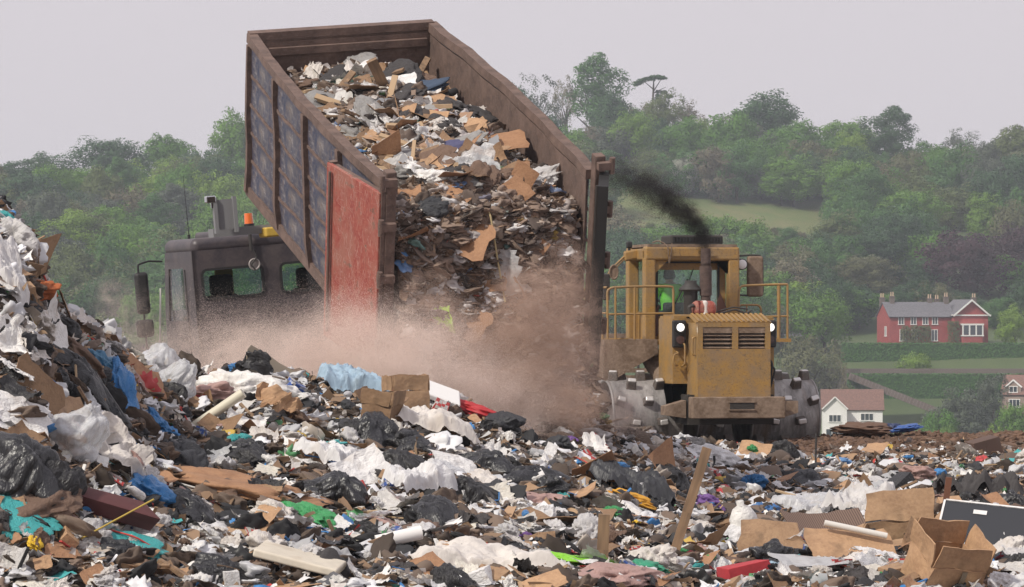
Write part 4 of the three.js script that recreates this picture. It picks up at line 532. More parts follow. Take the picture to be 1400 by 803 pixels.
// surfaces
const cardT = tex(512, (u, v) => { const n = tn(u, v, 10, 2), m = tn(u, v, 90, 5), st = clamp((tn(u, v, 6, 8) - .22) * 5); return mix3([.37, .235, .135], [.25, .15, .085], clamp(.35 + 1.2 * n + .8 * m)).map((q, i) => q * (1 - .45 * st)); });
const corrT = tex(256, (u, v) => { const s = .5 + .5 * Math.sin(u * 6.2832 * 40); return mix3([.09, .06, .05], [.24, .16, .12], s); });
const printT = [[.5, .04, .035], [.04, .1, .36], [.55, .36, .03], [.06, .27, .09], [.1, .1, .11]].map((c, k) => tex(256, (u, v) => { const uu = u + .1 * tn(u, v, 6, k), vv = v + .08 * tn(u, v, 5, k + 3), cv = Math.floor(vv * 5), q = mulberry(Math.floor((uu + cv * .37) * (2 + cv % 3)) * 31 + cv * 17 + k * 101)(), l = q < .3 ? c : q < .4 ? [.12, .12, .13] : q < .5 ? c.map(z => z * .5 + .35) : [.66, .64, .6], f = q > .5 && q < .75 && (v * 60 % 1 < .4) && hash2(Math.floor(u * 70), Math.floor(v * 60), k) > .3; const n = .85 + .4 * tn(u, v, 16, k); return l.map(z => z * n * (f ? .35 : 1)); }));
const white = tex(256, (u, v) => { const n = clamp(.95 + .22 * tn(u, v, 12, 3) + .12 * tn(u, v, 60, 1)), d = clamp((tn(u, v, 9, 6) - .12) * 2.2); return mix3([n, n, n], [.5, .4, .3], d * .6); });
const cardM = [mat(0xffffff, { map: cardT }), mat(0xffffff, { map: cardT, color: lin(1.25, 1.22, 1.2) }), mat(0xffffff, { map: cardT, color: lin(.72, .7, .68) }), mat(0xffffff, { map: cardT, color: lin(1.0, .86, .8) })], corrM = mat(0xffffff, { map: corrT });
const paperM = [mat([.74, .725, .71], { map: white }), mat([.6, .58, .55], { map: white }), mat([.7, .66, .58], { map: white })], printM = printT.map(t => mat(0xffffff, { map: t, roughness: .55 }));
const bagBlack = [phys([.013, .013, .015], { roughness: .34, clearcoat: .25, clearcoatRoughness: .3 }), phys([.022, .021, .022], { roughness: .45 }), phys([.035, .036, .04], { roughness: .5 })];
const filmM = [phys([.8, .79, .79], { transmission: .22, roughness: .6, thickness: 0, map: white }), phys([.7, .68, .67], { transmission: .28, roughness: .55, thickness: 0, map: white }), phys([.8, .78, .75], { transmission: .08, roughness: .6, thickness: 0, map: white }), phys([.72, .67, .62], { transmission: .15, roughness: .7, thickness: 0, map: white })], clearM = phys([.88, .89, .91], { transmission: .6, roughness: .4, thickness: 0, map: white });
const blueBag = phys([.035, .2, .48], { roughness: .4, transmission: .15, thickness: 0 }), tealBag = phys([.05, .38, .38], { roughness: .5, transmission: .1, thickness: 0 }), greenBag = phys([.05, .3, .1], { roughness: .5 }), limeM = phys([.25, .6, .04], { roughness: .45 }), orangeM = mat([.55, .15, .03]), navyM = mat([.03, .045, .11]), redM = mat([.42, .03, .035], { roughness: .6 }), yellowM = mat([.65, .42, .03]), greyM = mat([.3, .29, .28], { map: white }), brownRag = mat([.16, .1, .07], { map: white }), darkRag = mat([.05, .045, .045]), pinkRag = mat([.42, .27, .24], { map: white }), purpleM = mat([.16, .08, .25]), lightBlue = phys([.36, .5, .62], { roughness: .6, transmission: .2, thickness: 0, map: white });
const woodM = mat(0xffffff, { map: tex(256, (u, v) => { const n = tn(u * .999, v * .12, 40, 2) + .5 * tn(u, v * .1, 90, 4); return mix3([.3, .19, .11], [.14, .09, .055], clamp(.5 + 1.3 * n)); }) });
const crinkle = tex(512, (u, v) => { const a = 1 - 3 * Math.abs(tn(u + .06 * tn(u, v, 12, 9), v, 14, 1)), b = 1 - 3 * Math.abs(tn(u, v + .05 * tn(u, v, 16, 4), 30, 2)); return clamp(.35 + .4 * a + .22 * b); }, false, 1.5);
for (const m of [...filmM, clearM, ...bagBlack, blueBag, tealBag, greenBag, limeM, lightBlue]) { m.bumpMap = crinkle; m.bumpScale = .014; } for (const m of [...paperM, ...printM, greyM, brownRag, darkRag, pinkRag]) { m.bumpMap = crinkle; m.bumpScale = .012; } for (const m of cardM) { m.bumpMap = crinkle; m.bumpScale = .006; }
// prototypes
const PB = [1, 2, 3, 4, 5, 6].map(bagGeo), PW = [1, 2, 3, 4, 5, 6, 7].map(wadGeo), PR = [1, 2, 3, 4].map(ragGeo), PC = [1, 2, 3, 4, 5].map(cartonGeo);
const PS = [1, 2, 3, 4, 5, 6].map(s => crumpled(s, 1, .75, 9, .07, 2.2, { fold: s % 3 ? .5 : -.3, torn: .12, flat: true })), PF = [1, 2, 3, 4, 5, 6, 7].map(s => crumpled(s + 20, 1, .8, 18, .14, 2.6, { torn: .14, curl: s % 2 ? 1.4 : 0 }));
const PG = [1, 2, 3, 4, 5, 6].map(k => { const q = k * 4.1; return gridGeo(20, 17, (u, v) => { let x = (u - .5) * 1.2, z = (v - .5), y; const f1 = ridge(x * 1.3 + q, z * 1.1, q), f2 = ridge(x * 2.7, z * 2.3 + q, 3), f3 = ridge(x * 5.5 + q, z * 5, 6), e = Math.max(Math.abs(u - .5), Math.abs(v - .5)) * 2; y = .26 * f1 + .15 * f2 + .06 * f3 - .2 * e * e; x = x * (.78 + .25 * nz(z * 2 + q, 3)) + .16 * nz(z * 3 + q, x * 2, 1) + .06 * nz(z * 8, x * 8, q); z = z * (.78 + .25 * nz(x * 2, q)) + .16 * nz(x * 3, z * 2 + q, 5) + .06 * nz(x * 8 + q, z * 8, 2); return [x, y, z]; }, k % 2 === 0); });
const PK = [1, 2, 3, 4, 5, 6].map(s => thickSheet(s + 40, 1, .7, 7, .05, 1.5, .012, { fold: [0, .7, -.6, 1.2, 0, .4][s - 1], torn: s % 2 ? .16 : .03 }));
// things on the heap: px, py say which spot of the surface, size in metres
const zone = px => px < 260 ? 'left heap' : px < 620 ? 'middle heap below the dust' : px < 1000 ? 'slope before the compactor' : 'right slope below the soil';
function drop(name, geo, m, x, d, s, o = {}) { const q = new THREE.Mesh(geo, m); q.name = numbered(name); const sc = Array.isArray(s) ? s : [s, s, s]; q.scale.set(...sc); q.position.set(x, tip(x, d) + (o.up ?? .04), -d); const e = .25, nx = tip(x - e, d) - tip(x + e, d), nzv = tip(x, d + e) - tip(x, d - e); const up = V(nx, 2 * e, nzv).normalize(); q.quaternion.setFromUnitVectors(V(0, 1, 0), up); q.quaternion.multiply(new THREE.Quaternion().setFromEuler(new THREE.Euler(o.rx ?? 0, o.ry ?? 0, o.rz ?? 0, 'YXZ'))); scene.add(q); return q; }
function put(name, geo, m, px, py, s, o, label, cat) { const d = hit(px, py), x = PXD(px, d); return tag(drop(name, geo, m, x, d, s, o), label, cat, o.group); }
function drape(x, d, w, h, turn, n, m, name, label, cat, group, o = {}) { // a sheet lying over the lumps of the heap
  const s = x * 3.1 + d * 1.7, ca = Math.cos(turn), sa = Math.sin(turn), y0 = tip(x, d);
  const g = gridGeo(n, n, (u, v) => { let a = (u - .5) * w, b = (v - .5) * h; const e = Math.max(Math.abs(u - .5), Math.abs(v - .5)) * 2, tr = 1 + .3 * nz(u * 3 + s, v * 3, 1) * e; a *= tr; b *= tr; const X = x + a * ca - b * sa, D = d + a * sa + b * ca; const wr = .05 * ridge(a * 5 + s, b * 1.6, s) + .045 * ridge(a * 8, b * 6 + s, 2) + .03 * ridge(a * 16 + s, b * 13, 7) + .12 * nz(a * 2.2 + s, b * 2.2, 4); return [X - x, tip(X, D) - y0 + (o.up ?? .09) + (o.amp ?? 1) * wr - .12 * smooth(.82, 1, e), -(D - d)]; });
  const q = new THREE.Mesh(g, m); q.name = numbered(name); q.position.set(x, y0, -d); scene.add(q); return tag(q, label, cat, group);
}
function drapeAt(px, py, w, h, turn, m, name, label, cat, o) { const d = hit(px, py); return drape(PXD(px, d), d, w, h, turn, 44, m, name, label, cat, null, o); }
function rod(name, px, py, L, r, tilt, lean, m, label, cat, g) { const d = hit(px, py), x = PXD(px, d), y = tip(x, d); const a = V(0, -.12, 0), b = V(Math.sin(lean) * L, Math.cos(lean) * L, tilt * L); const q = new THREE.Mesh(g ? bx(g, b.clone().sub(a).length(), g * .5).applyMatrix4(new THREE.Matrix4().compose(a.clone().add(b).multiplyScalar(.5), new THREE.Quaternion().setFromUnitVectors(V(0, 1, 0), b.clone().sub(a).normalize()), V(1, 1, 1))) : bar(a, b, r, r * .9, 8), m); q.name = numbered(name); q.position.set(x, y, -d); scene.add(q); return tag(q, label, cat); }
function openCarton(px, py, w, h, dp, rot, m, label, flapA = [.5, -.4, 1.2, .9]) { // box with its flaps
  const cb = (a, b, c2, x, y, z) => { const q = new THREE.BoxGeometry(a, b, c2, Math.max(1, Math.round(a / .07)), Math.max(1, Math.round(b / .07)), Math.max(1, Math.round(c2 / .07))).translate(x, y, z), p = q.attributes.position; for (let i = 0; i < p.count; i++) { const X = p.getX(i), Y = p.getY(i), Z = p.getZ(i); p.setXYZ(i, X + .035 * nz(Y * 5 + px, Z * 5, X * 5), Y + .02 * nz(X * 5, Z * 5, px), Z + .035 * nz(X * 5, Y * 5, Z * 5 + px)); } q.computeVertexNormals(); return boxUV(q.toNonIndexed()); };
  const d = hit(px, py), x = PXD(px, d), o = thing('cardboard_box', label, 'box', [x, tip(x, d) - .03, -d]); o.rotation.set(...rot, 'YXZ'); const t = .012;
  part('box_wall', [cb(w, h, t, 0, h / 2, dp / 2), cb(w, h, t, 0, h / 2, -dp / 2), cb(t, h, dp - t, -w / 2 + t / 2, h / 2, 0), cb(t, h, dp - t, w / 2 - t / 2, h / 2, 0), cb(w - 2 * t, t, dp - 2 * t, 0, t, 0)], m, o);
  if (w > .45) { part('tape', bx(.05, h * .97, .004, w * .1, h / 2, dp / 2 + .028), mat([.2, .15, .1], { roughness: .35 }), o); }
  [[0, dp / 2, w, 0], [0, -dp / 2, w, Math.PI], [w / 2, 0, dp, Math.PI / 2], [-w / 2, 0, dp, -Math.PI / 2]].forEach(([fx, fz, L, ry], i) => { const f = part('flap', cb(L - .02, t, w * .42, 0, 0, w * .21), m, o); f.position.set(fx, h, fz); f.rotation.set(-flapA[i] * .9, ry, 0, 'YXZ'); });
  return o;
}
R = mulberry(2024);
// ---- the ones that stand out in the photograph
const X = (n, g, m, px, py, s, o, l, c) => put(n, g, m, px, py, s, o, l, c);
X('black_bin_bag', PB[0], bagBlack[0], 18, 292, [.3, .26, .3], { ry: 1 }, 'black bin bag on the very top of the left heap', 'bin bag');
X('teal_bag', PW[1], tealBag, 12, 312, [.17, .14, .15], { ry: 2 }, 'crumpled teal bag just under the top of the left heap', 'bag');
X('cardboard_sheet', PK[1], cardM[1], 42, 318, .42, { ry: .4, rx: .4, up: .05 }, 'tan cardboard piece jutting from the top of the left heap', 'cardboard');
X('cardboard_sheet', PK[3], cardM[0], 48, 362, .5, { ry: 1.9, rx: .3 }, 'curved cardboard piece on the steep right edge of the left heap', 'cardboard');
X('plastic_bag', PW[0], filmM[1], 22, 334, [.22, .3, .2], {}, 'small grey plastic bag hanging near the left heap top', 'bag');
drapeAt(14, 395, .3, .8, .2, filmM[1], 'plastic_film', 'long white plastic film hanging down the left heap', 'plastic film', { up: .14 });
X('orange_netting', PR[1], mat([.36, .1, .03]), 54, 405, [.13, .2, .12], { rz: 1.2, ry: .5 }, 'crumpled orange netting on the left heap', 'netting');
X('white_sheet', PS[0], paperM[0], 66, 476, [.6, .5, .6], { ry: .8, rx: .5, up: .12 }, 'tilted white sheet low on the left heap', 'sheet');
X('white_sheet', PS[3], paperM[0], 18, 596, [.6, .5, .5], { ry: .3, rx: .4, up: .12 }, 'white sheet with torn edge left of the cardboard pile', 'sheet');
X('black_bin_bag', PB[1], bagBlack[0], 112, 535, [.62, .26, .3], { ry: .1 }, 'long glossy black bin bag stretched across the left heap', 'bin bag');
X('black_bin_bag', PB[3], bagBlack[1], 90, 462, [.24, .2, .24], { ry: 2 }, 'small black bin bag high on the left slope', 'bin bag');
X('blue_bag', PW[2], blueBag, 168, 562, [.36, .2, .24], { ry: -.6, rz: -.5, up: .1 }, 'stretched bright blue bag beside the long black bin bag', 'bag');
X('blue_bag', PW[4], blueBag, 213, 590, [.16, .14, .15], { up: .08 }, 'small bright blue bag right of the stretched one', 'bag');
X('blue_bag', PW[3], phys([.05, .16, .27], { roughness: .45 }), 143, 520, [.22, .24, .2], { up: .08 }, 'dull dark blue bag above the stretched bright blue bag', 'bag');
X('blue_bag', PW[5], blueBag, 205, 692, [.3, .24, .24], { up: .08, ry: 1 }, 'blue bag at the end of the printed carton', 'bag');
X('cardboard_sheet', PK[0], cardM[2], 48, 560, .6, { ry: .5, rx: .7, up: .1 }, 'large tan cardboard sheet leaning on the left heap', 'cardboard');
X('cardboard_sheet', PK[4], cardM[0], 95, 588, .65, { ry: 1.2, rx: .3, up: .1 }, 'wide brown cardboard under the long black bin bag', 'cardboard');
X('cardboard_sheet', PK[2], cardM[0], 92, 440, .5, { ry: 2.2, rx: .3, up: .08 }, 'folded cardboard on the shoulder of the left heap', 'cardboard');
X('cardboard_sheet', PK[5], cardM[3], 190, 525, .55, { ry: .7, rx: .4, up: .08 }, 'pinkish brown cardboard behind the blue bags', 'cardboard');
X('clear_plastic_bag', PB[2], clearM, 106, 628, [.3, .44, .3], { up: .15 }, 'upright ball of clear film left of the grubby white wrap', 'bag');
X('plastic_bag', PG[2], filmM[3], 158, 640, [.6, .7, .55], { up: .12 }, 'grubby off white crumpled wrap beside the clear film ball', 'bag');
X('clear_plastic_bag', PB[4], clearM, 216, 516, [.3, .34, .3], { up: .12 }, 'round clear plastic bag on the saddle of the heap', 'bag');
X('clear_plastic_bag', PB[5], clearM, 243, 546, [.24, .4, .24], { up: .12 }, 'clear plastic bag below the round one', 'bag');
X('black_bin_bag', PB[2], bagBlack[0], 30, 660, [.48, .44, .4], { ry: 2 }, 'big black bin bag spilling greens at the left edge', 'bin bag');
X('black_bin_bag', PB[5], bagBlack[1], 70, 690, [.36, .44, .3], { ry: 1 }, 'black bin bag left of the printed carton', 'bin bag');
X('black_bin_bag', PB[4], bagBlack[0], 252, 716, [.42, .32, .34], { ry: .5 }, 'black bin bag right of the long printed carton', 'bin bag');
X('printed_carton', PC[0], mat([.1, .03, .03], { map: white }), 118, 712, [1.0, .22, .3], { ry: .25, rz: .25, up: .16 }, 'long dark red printed carton with yellow edges', 'carton');
rod('yellow_strip', 75, 736, .85, .008, .1, 1.2, mat([.42, .3, .06]), 'yellow strip along the upper edge of the printed carton', 'strip');
X('teal_cloth', PR[2], tealBag, 165, 757, [.32, .18, .22], { up: .06, rz: .2 }, 'crumpled teal cloth at the foot of the left heap', 'cloth');
X('teal_cloth', PR[0], tealBag, 12, 726, [.28, .14, .22], { up: .06 }, 'teal cloth at the left edge of the frame', 'cloth');
X('white_stick', bx(.9, .035, .035), mat([.7, .69, .66]), 52, 300, 1, { rz: .42, ry: .2, up: .22 }, 'thin white stick poking out of the left heap top', 'stick');
X('plastic_bag', PW[0], filmM[2], 332, 552, [.5, .42, .36], { up: .12 }, 'white plastic bag below the leaning tan board', 'bag');
X('tan_board', PK[4], mat([.36, .3, .22]), 372, 528, [.8, .5, .5], { ry: .2, rz: -.6, rx: .9, up: .12 }, 'leaning tan board on the crest left of the dust', 'board');
X('black_plastic_sheet', PG[0], bagBlack[1], 345, 524, [.5, .7, .4], { rx: .3, ry: .3, rz: .5, up: .1 }, 'black plastic sheet standing up on the crest', 'plastic sheet');
X('black_plastic_sheet', PF[3], bagBlack[1], 315, 545, [.34, .4, .34], { rx: .8, up: .15 }, 'black plastic flap left of the leaning tan board', 'plastic sheet');
X('orange_strip', PR[3], orangeM, 404, 497, [.26, .1, .1], { rz: -.35, up: .1 }, 'orange strip on the crest behind the white bags', 'strip');
X('blue_bag', PW[6], blueBag, 325, 522, [.1, .12, .1], { up: .14 }, 'tiny bright blue bag by the black sheet on the crest', 'bag');
X('paper_sack', PG[3], cardM[1], 378, 582, [.55, .7, .45], { rz: -.5, ry: .6, rx: .5, up: .16 }, 'brown paper sack with a white label in mid heap', 'sack');
X('white_label', bx(.14, .12, .005), paperM[0], 381, 575, 1, { rx: 1.2, up: .42 }, 'white label on the brown paper sack', 'label');
X('brown_sacking', PR[1], cardM[3], 312, 678, [.62, .3, .42], { up: .06 }, 'flat brown sacking lump low in the middle left', 'sacking');
X('plastic_tube', cyl(.05, .9, 0, 0, 0, 'y', 14), mat([.62, .58, .46], { roughness: .5 }), 282, 592, 1, { rz: -.75, up: .14 }, 'pale plastic tube lying above the brown sacking', 'tube');
X('green_bag', PW[3], greenBag, 420, 720, [.3, .2, .26], { up: .07 }, 'dark green bag low in the middle of the heap', 'bag');
X('teal_bag', PW[2], tealBag, 326, 618, [.14, .15, .12], { up: .08 }, 'small teal bag below the brown paper sack', 'bag');
X('black_bin_bag', PB[0], bagBlack[0], 336, 630, [.28, .22, .26], { ry: 3 }, 'black bin bag beside the small teal bag', 'bin bag');
drapeAt(480, 538, .7, .6, .3, lightBlue, 'blue_sheet', 'pale blue plastic sheet on the crest before the dust', 'plastic sheet', { up: .2, amp: .9 });
X('clear_plastic_bag', PB[1], clearM, 527, 530, [.36, .5, .3], { up: .18 }, 'clear plastic bag standing on the crest beside the pale blue sheet', 'bag');
X('clear_plastic_bag', PB[3], clearM, 563, 528, [.22, .26, .2], { up: .16 }, 'small clear bag behind the carton on the crest', 'bag');
openCarton(556, 578, .42, .36, .34, [0, .35, .03], cardM[0], 'brown closed carton standing on the crest', [1.75, 1.7, 1.72, 1.7]);
openCarton(520, 585, .34, .3, .3, [.1, -.4, -.12], cardM[2], 'smaller dark carton left of the crest carton', [1.7, .2, 1.6, 1]);
X('foam_tray', rb(.44, .07, .32, .02), mat([.78, .77, .75]), 603, 559, 1, { ry: .2, rx: .25, up: .16 }, 'white foam tray right of the crest carton', 'tray');
drapeAt(590, 598, .9, .6, .3, filmM[3], 'padded_sheet', 'off white padded sheet arching below the foam tray', 'sheet', { up: .22, amp: .7 });
X('black_bin_bag', PB[2], bagBlack[0], 512, 606, [.46, .36, .36], { ry: 1.2 }, 'glossy black bin bag left of the padded sheet', 'bin bag');
X('black_bin_bag', PB[4], bagBlack[1], 543, 656, [.4, .36, .34], { ry: .2 }, 'black bin bag in the centre of the heap', 'bin bag');
X('black_bin_bag', PB[3], bagBlack[0], 462, 694, [.46, .36, .36], { ry: 2.2 }, 'black bin bag left of the stretched white film', 'bin bag');
X('black_bin_bag', PB[5], bagBlack[0], 592, 722, [.42, .3, .36], { ry: 1.8 }, 'torn black bin bag below the stretched white film', 'bin bag');
X('black_bin_bag', PB[1], bagBlack[1], 640, 690, [.44, .3, .36], { ry: .8 }, 'black bin bag right of the stretched white film', 'bin bag');
X('black_bin_bag', PB[0], bagBlack[0], 668, 650, [.42, .3, .32], { ry: 2.8 }, 'crumpled black bin bag under the red wrappers', 'bin bag');
X('black_bin_bag', PB[3], bagBlack[0], 725, 672, [.5, .3, .36], { ry: .6 }, 'black bin bag right of the crumpled one in mid slope', 'bin bag');
drapeAt(575, 688, .8, .3, .9, filmM[0], 'plastic_film', 'stretched white film crossing the centre of the heap', 'plastic film', { up: .2 });
drapeAt(450, 645, .5, .4, -.5, filmM[0], 'plastic_film', 'white film heaped left of the central black bags', 'plastic film', { up: .18 });
drapeAt(660, 790, 1.2, .5, .1, filmM[3], 'plastic_film', 'big dirty sheet of clear film along the bottom edge', 'plastic film', { up: .16, amp: .7 });
X('foam_slab', rb(.7, .07, .4, .02), mat([.62, .56, .46], { map: white }), 410, 792, 1, { ry: -.15, rz: -.06, up: .16 }, 'off white slab lying at the bottom edge', 'slab');
X('white_duct', cyl(.06, .4, 0, 0, 0, 'x', 14), mat([.72, .7, .68]), 545, 762, 1, { ry: .3, rz: .3, up: .16 }, 'white bent duct piece near the bottom edge', 'duct');
X('red_wrappers', PR[0], redM, 650, 577, [.26, .2, .2], { up: .12 }, 'bunch of red wrappers on the crest right of the tray', 'wrappers');
X('yellow_wrapper', PW[1], yellowM, 676, 568, [.12, .14, .1], { up: .14 }, 'yellow wrapper beside the red wrappers', 'wrapper');
X('newspaper', PF[2], printM[1], 722, 582, [.8, .6, .5], { ry: -.4, up: .14 }, 'folded newspapers on the crest below the dust', 'newspaper');
X('white_sheet', PS[2], paperM[0], 622, 655, [.5, .4, .4], { ry: .5, rx: .55, up: .14 }, 'white panel standing between the central black bags', 'sheet');
X('white_sheet', PS[4], paperM[0], 490, 668, [.6, .5, .5], { ry: .9, rx: .6, up: .14 }, 'white card left of the central black bag', 'sheet');
for (const [px, py, k, s, l] of [[770, 728, 0, .55, 'flat brown cardboard low before the compactor'], [728, 726, 2, .5, 'folded brown cardboard left of the flat one'], [815, 672, 3, .6, 'stack of torn cardboard on the slope before the compactor'], [790, 690, 1, .5, 'torn cardboard under the stack'], [840, 585, 4, .5, 'light cardboard scrap on the crest beside the wheel'], [1030, 628, 1, .5, 'cardboard piece below the compactor bumper'], [1195, 625, 5, .45, 'light tan card on the right slope below the soil bank'], [900, 655, 3, .6, 'orange brown crumpled card before the left wheel']]) X('cardboard_sheet', PK[k], cardM[k % 4], px, py, s, { ry: px, rx: .3, up: .1 }, l, 'cardboard');
drapeAt(862, 690, .8, .5, .5, bagBlack[2], 'black_plastic_sheet', 'dark blue black plastic sheet draped over orange waste', 'plastic sheet', { up: .24, amp: 1.4 });
X('orange_rag', PR[2], mat([.6, .3, .03]), 862, 696, [.2, .16, .16], { up: .1 }, 'orange rag under the dark plastic sheet', 'rag');
rod('wooden_plank', 912, 772, 1.1, .05, .1, .33, woodM, 'weathered plank leaning on the slope right of centre', 'plank', .085);
rod('wooden_post', 822, 782, .5, .05, .1, .05, woodM, 'short brown post upright near the bottom edge', 'post', .1);
rod('wooden_post', 1284, 742, .66, .03, .1, .14, mat([.17, .07, .04]), 'red brown stick upright beside the cardboard boxes', 'stick', .06);
X('green_film', PW[4], limeM, 786, 784, [.34, .1, .2], { up: .1 }, 'bright lime green plastic at the bottom edge', 'plastic');
X('green_film', PW[5], phys([.03, .25, .14], { roughness: .45 }), 882, 792, [.2, .12, .18], { up: .08 }, 'dark green plastic at the bottom right of centre', 'plastic');
X('plastic_bag', PW[3], filmM[0], 972, 640, [.4, .3, .3], { up: .12 }, 'fluffy white netting bag before the compactor bumper', 'bag');
X('plastic_jug', new THREE.LatheGeometry([[0, 0], [.13, 0], [.15, .03], [.15, .26], [.1, .36], [.04, .4], [.04, .45], [0, .45]].map(p => new THREE.Vector2(...p)), 24), filmM[2], 1022, 742, .95, { rz: .25, rx: .2, up: .02 }, 'white plastic jug half buried on the right slope', 'jug');
X('blue_bag', PW[0], blueBag, 1030, 676, [.16, .22, .14], { up: .14 }, 'thin bright blue bag above the white jug', 'bag');
X('blue_bag', PW[2], phys([.05, .15, .35], { roughness: .45 }), 1046, 712, [.2, .22, .16], { up: .08 }, 'dull blue bag right of the white jug', 'bag');
X('blue_bag', PW[5], phys([.1, .22, .42], { roughness: .5 }), 1148, 640, [.22, .14, .2], { up: .06 }, 'muted blue bag on the slope right of the compactor', 'bag');
X('black_bin_bag', PB[2], bagBlack[2], 1102, 668, [.4, .3, .36], { ry: .5 }, 'dark grey bin bag below the right wheel', 'bin bag');
X('black_bin_bag', PB[4], bagBlack[1], 915, 665, [.42, .3, .34], { ry: 1.5 }, 'charcoal bin bag left of the fluffy netting', 'bin bag');
drapeAt(1112, 706, 1.0, .6, .8, clearM, 'plastic_film', 'wrinkled clear film stretched across the right slope', 'plastic film', { up: .16, amp: .6 });
drapeAt(1185, 712, .8, .6, -.6, filmM[1], 'plastic_film', 'grey film hanging beside the clear film on the right', 'plastic film', { up: .18, amp: 1.3 });
X('black_box', PC[3], bagBlack[1], 1232, 682, [.36, .42, .3], { ry: .7, rz: .3, up: .12 }, 'black plastic box corner on the right slope', 'box');
drapeAt(1335, 690, 1.0, .5, .1, darkRag, 'black_cloth', 'black cloth bundle on the right slope', 'cloth', { up: .2, amp: 1.7 });
X('red_wrappers', PW[1], redM, 1222, 645, [.1, .14, .08], { up: .1 }, 'small red wrapper on the right slope', 'wrapper');
X('corrugated_card', thickSheet(91, .9, .65, 8, .02, .8, .015, { curl: .6 }), corrM, 1135, 758, 1, { ry: .5, rx: .62, up: .16 }, 'sheet of brown corrugated card left of the boxes', 'cardboard');
openCarton(1275, 812, .52, .42, .45, [.5, .35, -.12], cardM[1], 'large tan carton at the bottom right', [1.72, 1.7, 1.6, 1.5]);
openCarton(1232, 760, .7, .3, .5, [.35, -.3, .1], cardM[0], 'open tan carton behind the large one', [.2, 1.2, .5, -.3]);
X('cardboard_sheet', PK[4], cardM[1], 1165, 778, .8, { ry: .3, rx: .55, up: .16 }, 'tan cardboard left of the large carton', 'cardboard');
X('cardboard_sheet', PK[2], cardM[0], 1055, 760, .62, { ry: .2, rx: .8, up: .16 }, 'upright brown cardboard left of the corrugated sheet', 'cardboard');
X('plastic_pipe', cyl(.03, .6, 0, 0, 0, 'x', 12), mat([.66, .63, .58], { roughness: .4 }), 1170, 775, 1, { rz: -.14, up: .34 }, 'pale pipe lying across the tan cardboard', 'pipe');
{ const d = hit(1350, 770), x = PXD(1362, d), o = thing('black_placard', 'black board with white edge strip at the bottom right corner', 'board', [x, tip(x, d) + .2, -d]); o.rotation.set(.62, -.3, -.12, 'YXZ'); part('board', bx(1.1, .03, .95), mat([.028, .03, .036], { roughness: .7 }), o); part('edge_strip', bx(1.1, .035, .02, 0, .006, -.48), paperM[0], o); part('edge_strip', bx(.02, .035, .95, -.56, .006, 0), paperM[0], o); part('sticker', bx(.13, .004, .06, -.2, .022, -.34), paperM[0], o); }
X('red_box', PC[1], mat([.45, .04, .05], { map: white }), 1018, 800, [.42, .3, .36], { ry: .4, up: .08 }, 'red and white box corner at the bottom edge', 'box');
X('white_sheet', PS[1], mat([.42, .42, .43], { map: white }), 1112, 794, [.7, .4, .5], { ry: .3, rx: .3, up: .14 }, 'grey sheet at the bottom edge left of the large carton', 'sheet');
rod('steel_rod', 1115, 640, .5, .016, 0, .02, darkSteel, 'thin steel rod standing before the right wheel', 'rod');
X('blue_tarpaulin', PR[2], phys([.03, .09, .3], { roughness: .4 }), 1240, 597, [.2, .14, .2], { up: .14 }, 'blue tarpaulin lump on top of the soil bank', 'tarpaulin');
X('blue_tarpaulin', PW[3], phys([.02, .035, .1], { roughness: .4 }), 1214, 597, [.22, .15, .2], { up: .14 }, 'dark blue tarpaulin beside the lump on the soil bank', 'tarpaulin');
X('soil_lump', PR[2], mat([.13, .075, .05]), 1182, 598, [.4, .26, .3], { up: .14 }, 'dark brown clod at the left end of the soil bank', 'clod');
X('brown_box', PC[2], mat([.1, .06, .045]), 1345, 625, [.5, .5, .4], { ry: .5, up: .1 }, 'dark brown box sunk in the soil at right', 'box');
X('teal_bag', PW[4], mat([.03, .2, .2]), 1205, 690, [.12, .1, .1], { up: .1 }, 'small teal bag left of the black plastic box', 'bag');
// ---- countless others like them
const kinds = [
  ['black_bin_bag', 86, [...PB, ...PG], bagBlack, .12, .29, 'bin bag', 'black bin bag half buried'], ['plastic_bag', 290, [...PG, ...PG, ...PW], filmM, .07, .23, 'bag', 'crumpled whitish plastic bag'], ['cardboard_sheet', 215, PK, cardM, .14, .42, 'cardboard', 'torn brown cardboard piece'],
  ['paper_sheet', 290, PS, paperM, .1, .31, 'paper', 'crumpled white paper sheet'], ['printed_wrapper', 130, PS, printM, .08, .22, 'wrapper', 'printed wrapper'], ['plastic_film_piece', 150, PF, [...filmM, clearM], .15, .4, 'plastic film', 'wrinkled piece of plastic film'],
  ['rag', 95, [...PR, ...PG], [greyM, brownRag, darkRag, pinkRag, brownRag], .1, .27, 'rag', 'crumpled rag'], ['small_carton', 70, PC, [cardM[0], cardM[1], cardM[2], printM[0], printM[1], paperM[0]], .1, .28, 'carton', 'crushed small carton'], ['coloured_bag', 46, [...PW, ...PG], [blueBag, tealBag, greenBag, redM, yellowM, purpleM, navyM, lightBlue, blueBag, tealBag], .06, .15, 'bag', 'coloured plastic bag'], ['black_plastic_piece', 60, PF, bagBlack, .14, .34, 'plastic sheet', 'wrinkled piece of black plastic'],
  ['plastic_bottle', 46, [new THREE.LatheGeometry([[0, 0], [.3, 0], [.34, .1], [.34, .5], [.3, .6], [.34, .7], [.34, 1.2], [.12, 1.6], [.12, 1.8], [0, 1.8]].map(p => new THREE.Vector2(...p)), 14)], [clearM, filmM[2], blueBag, greenBag, clearM], .1, .15, 'bottle', 'empty plastic bottle'],
  ['wood_stick', 60, [bx(1, .05, .07), bx(1, .03, .05)], [woodM, mat([.42, .3, .18])], .3, .7, 'stick', 'broken wood stick'],
];
const rowsPx = [[-400, 300], [0, 300], [75, 430], [200, 505], [300, 520], [450, 540], [600, 562], [760, 592], [900, 612], [1100, 628], [1500, 625]];
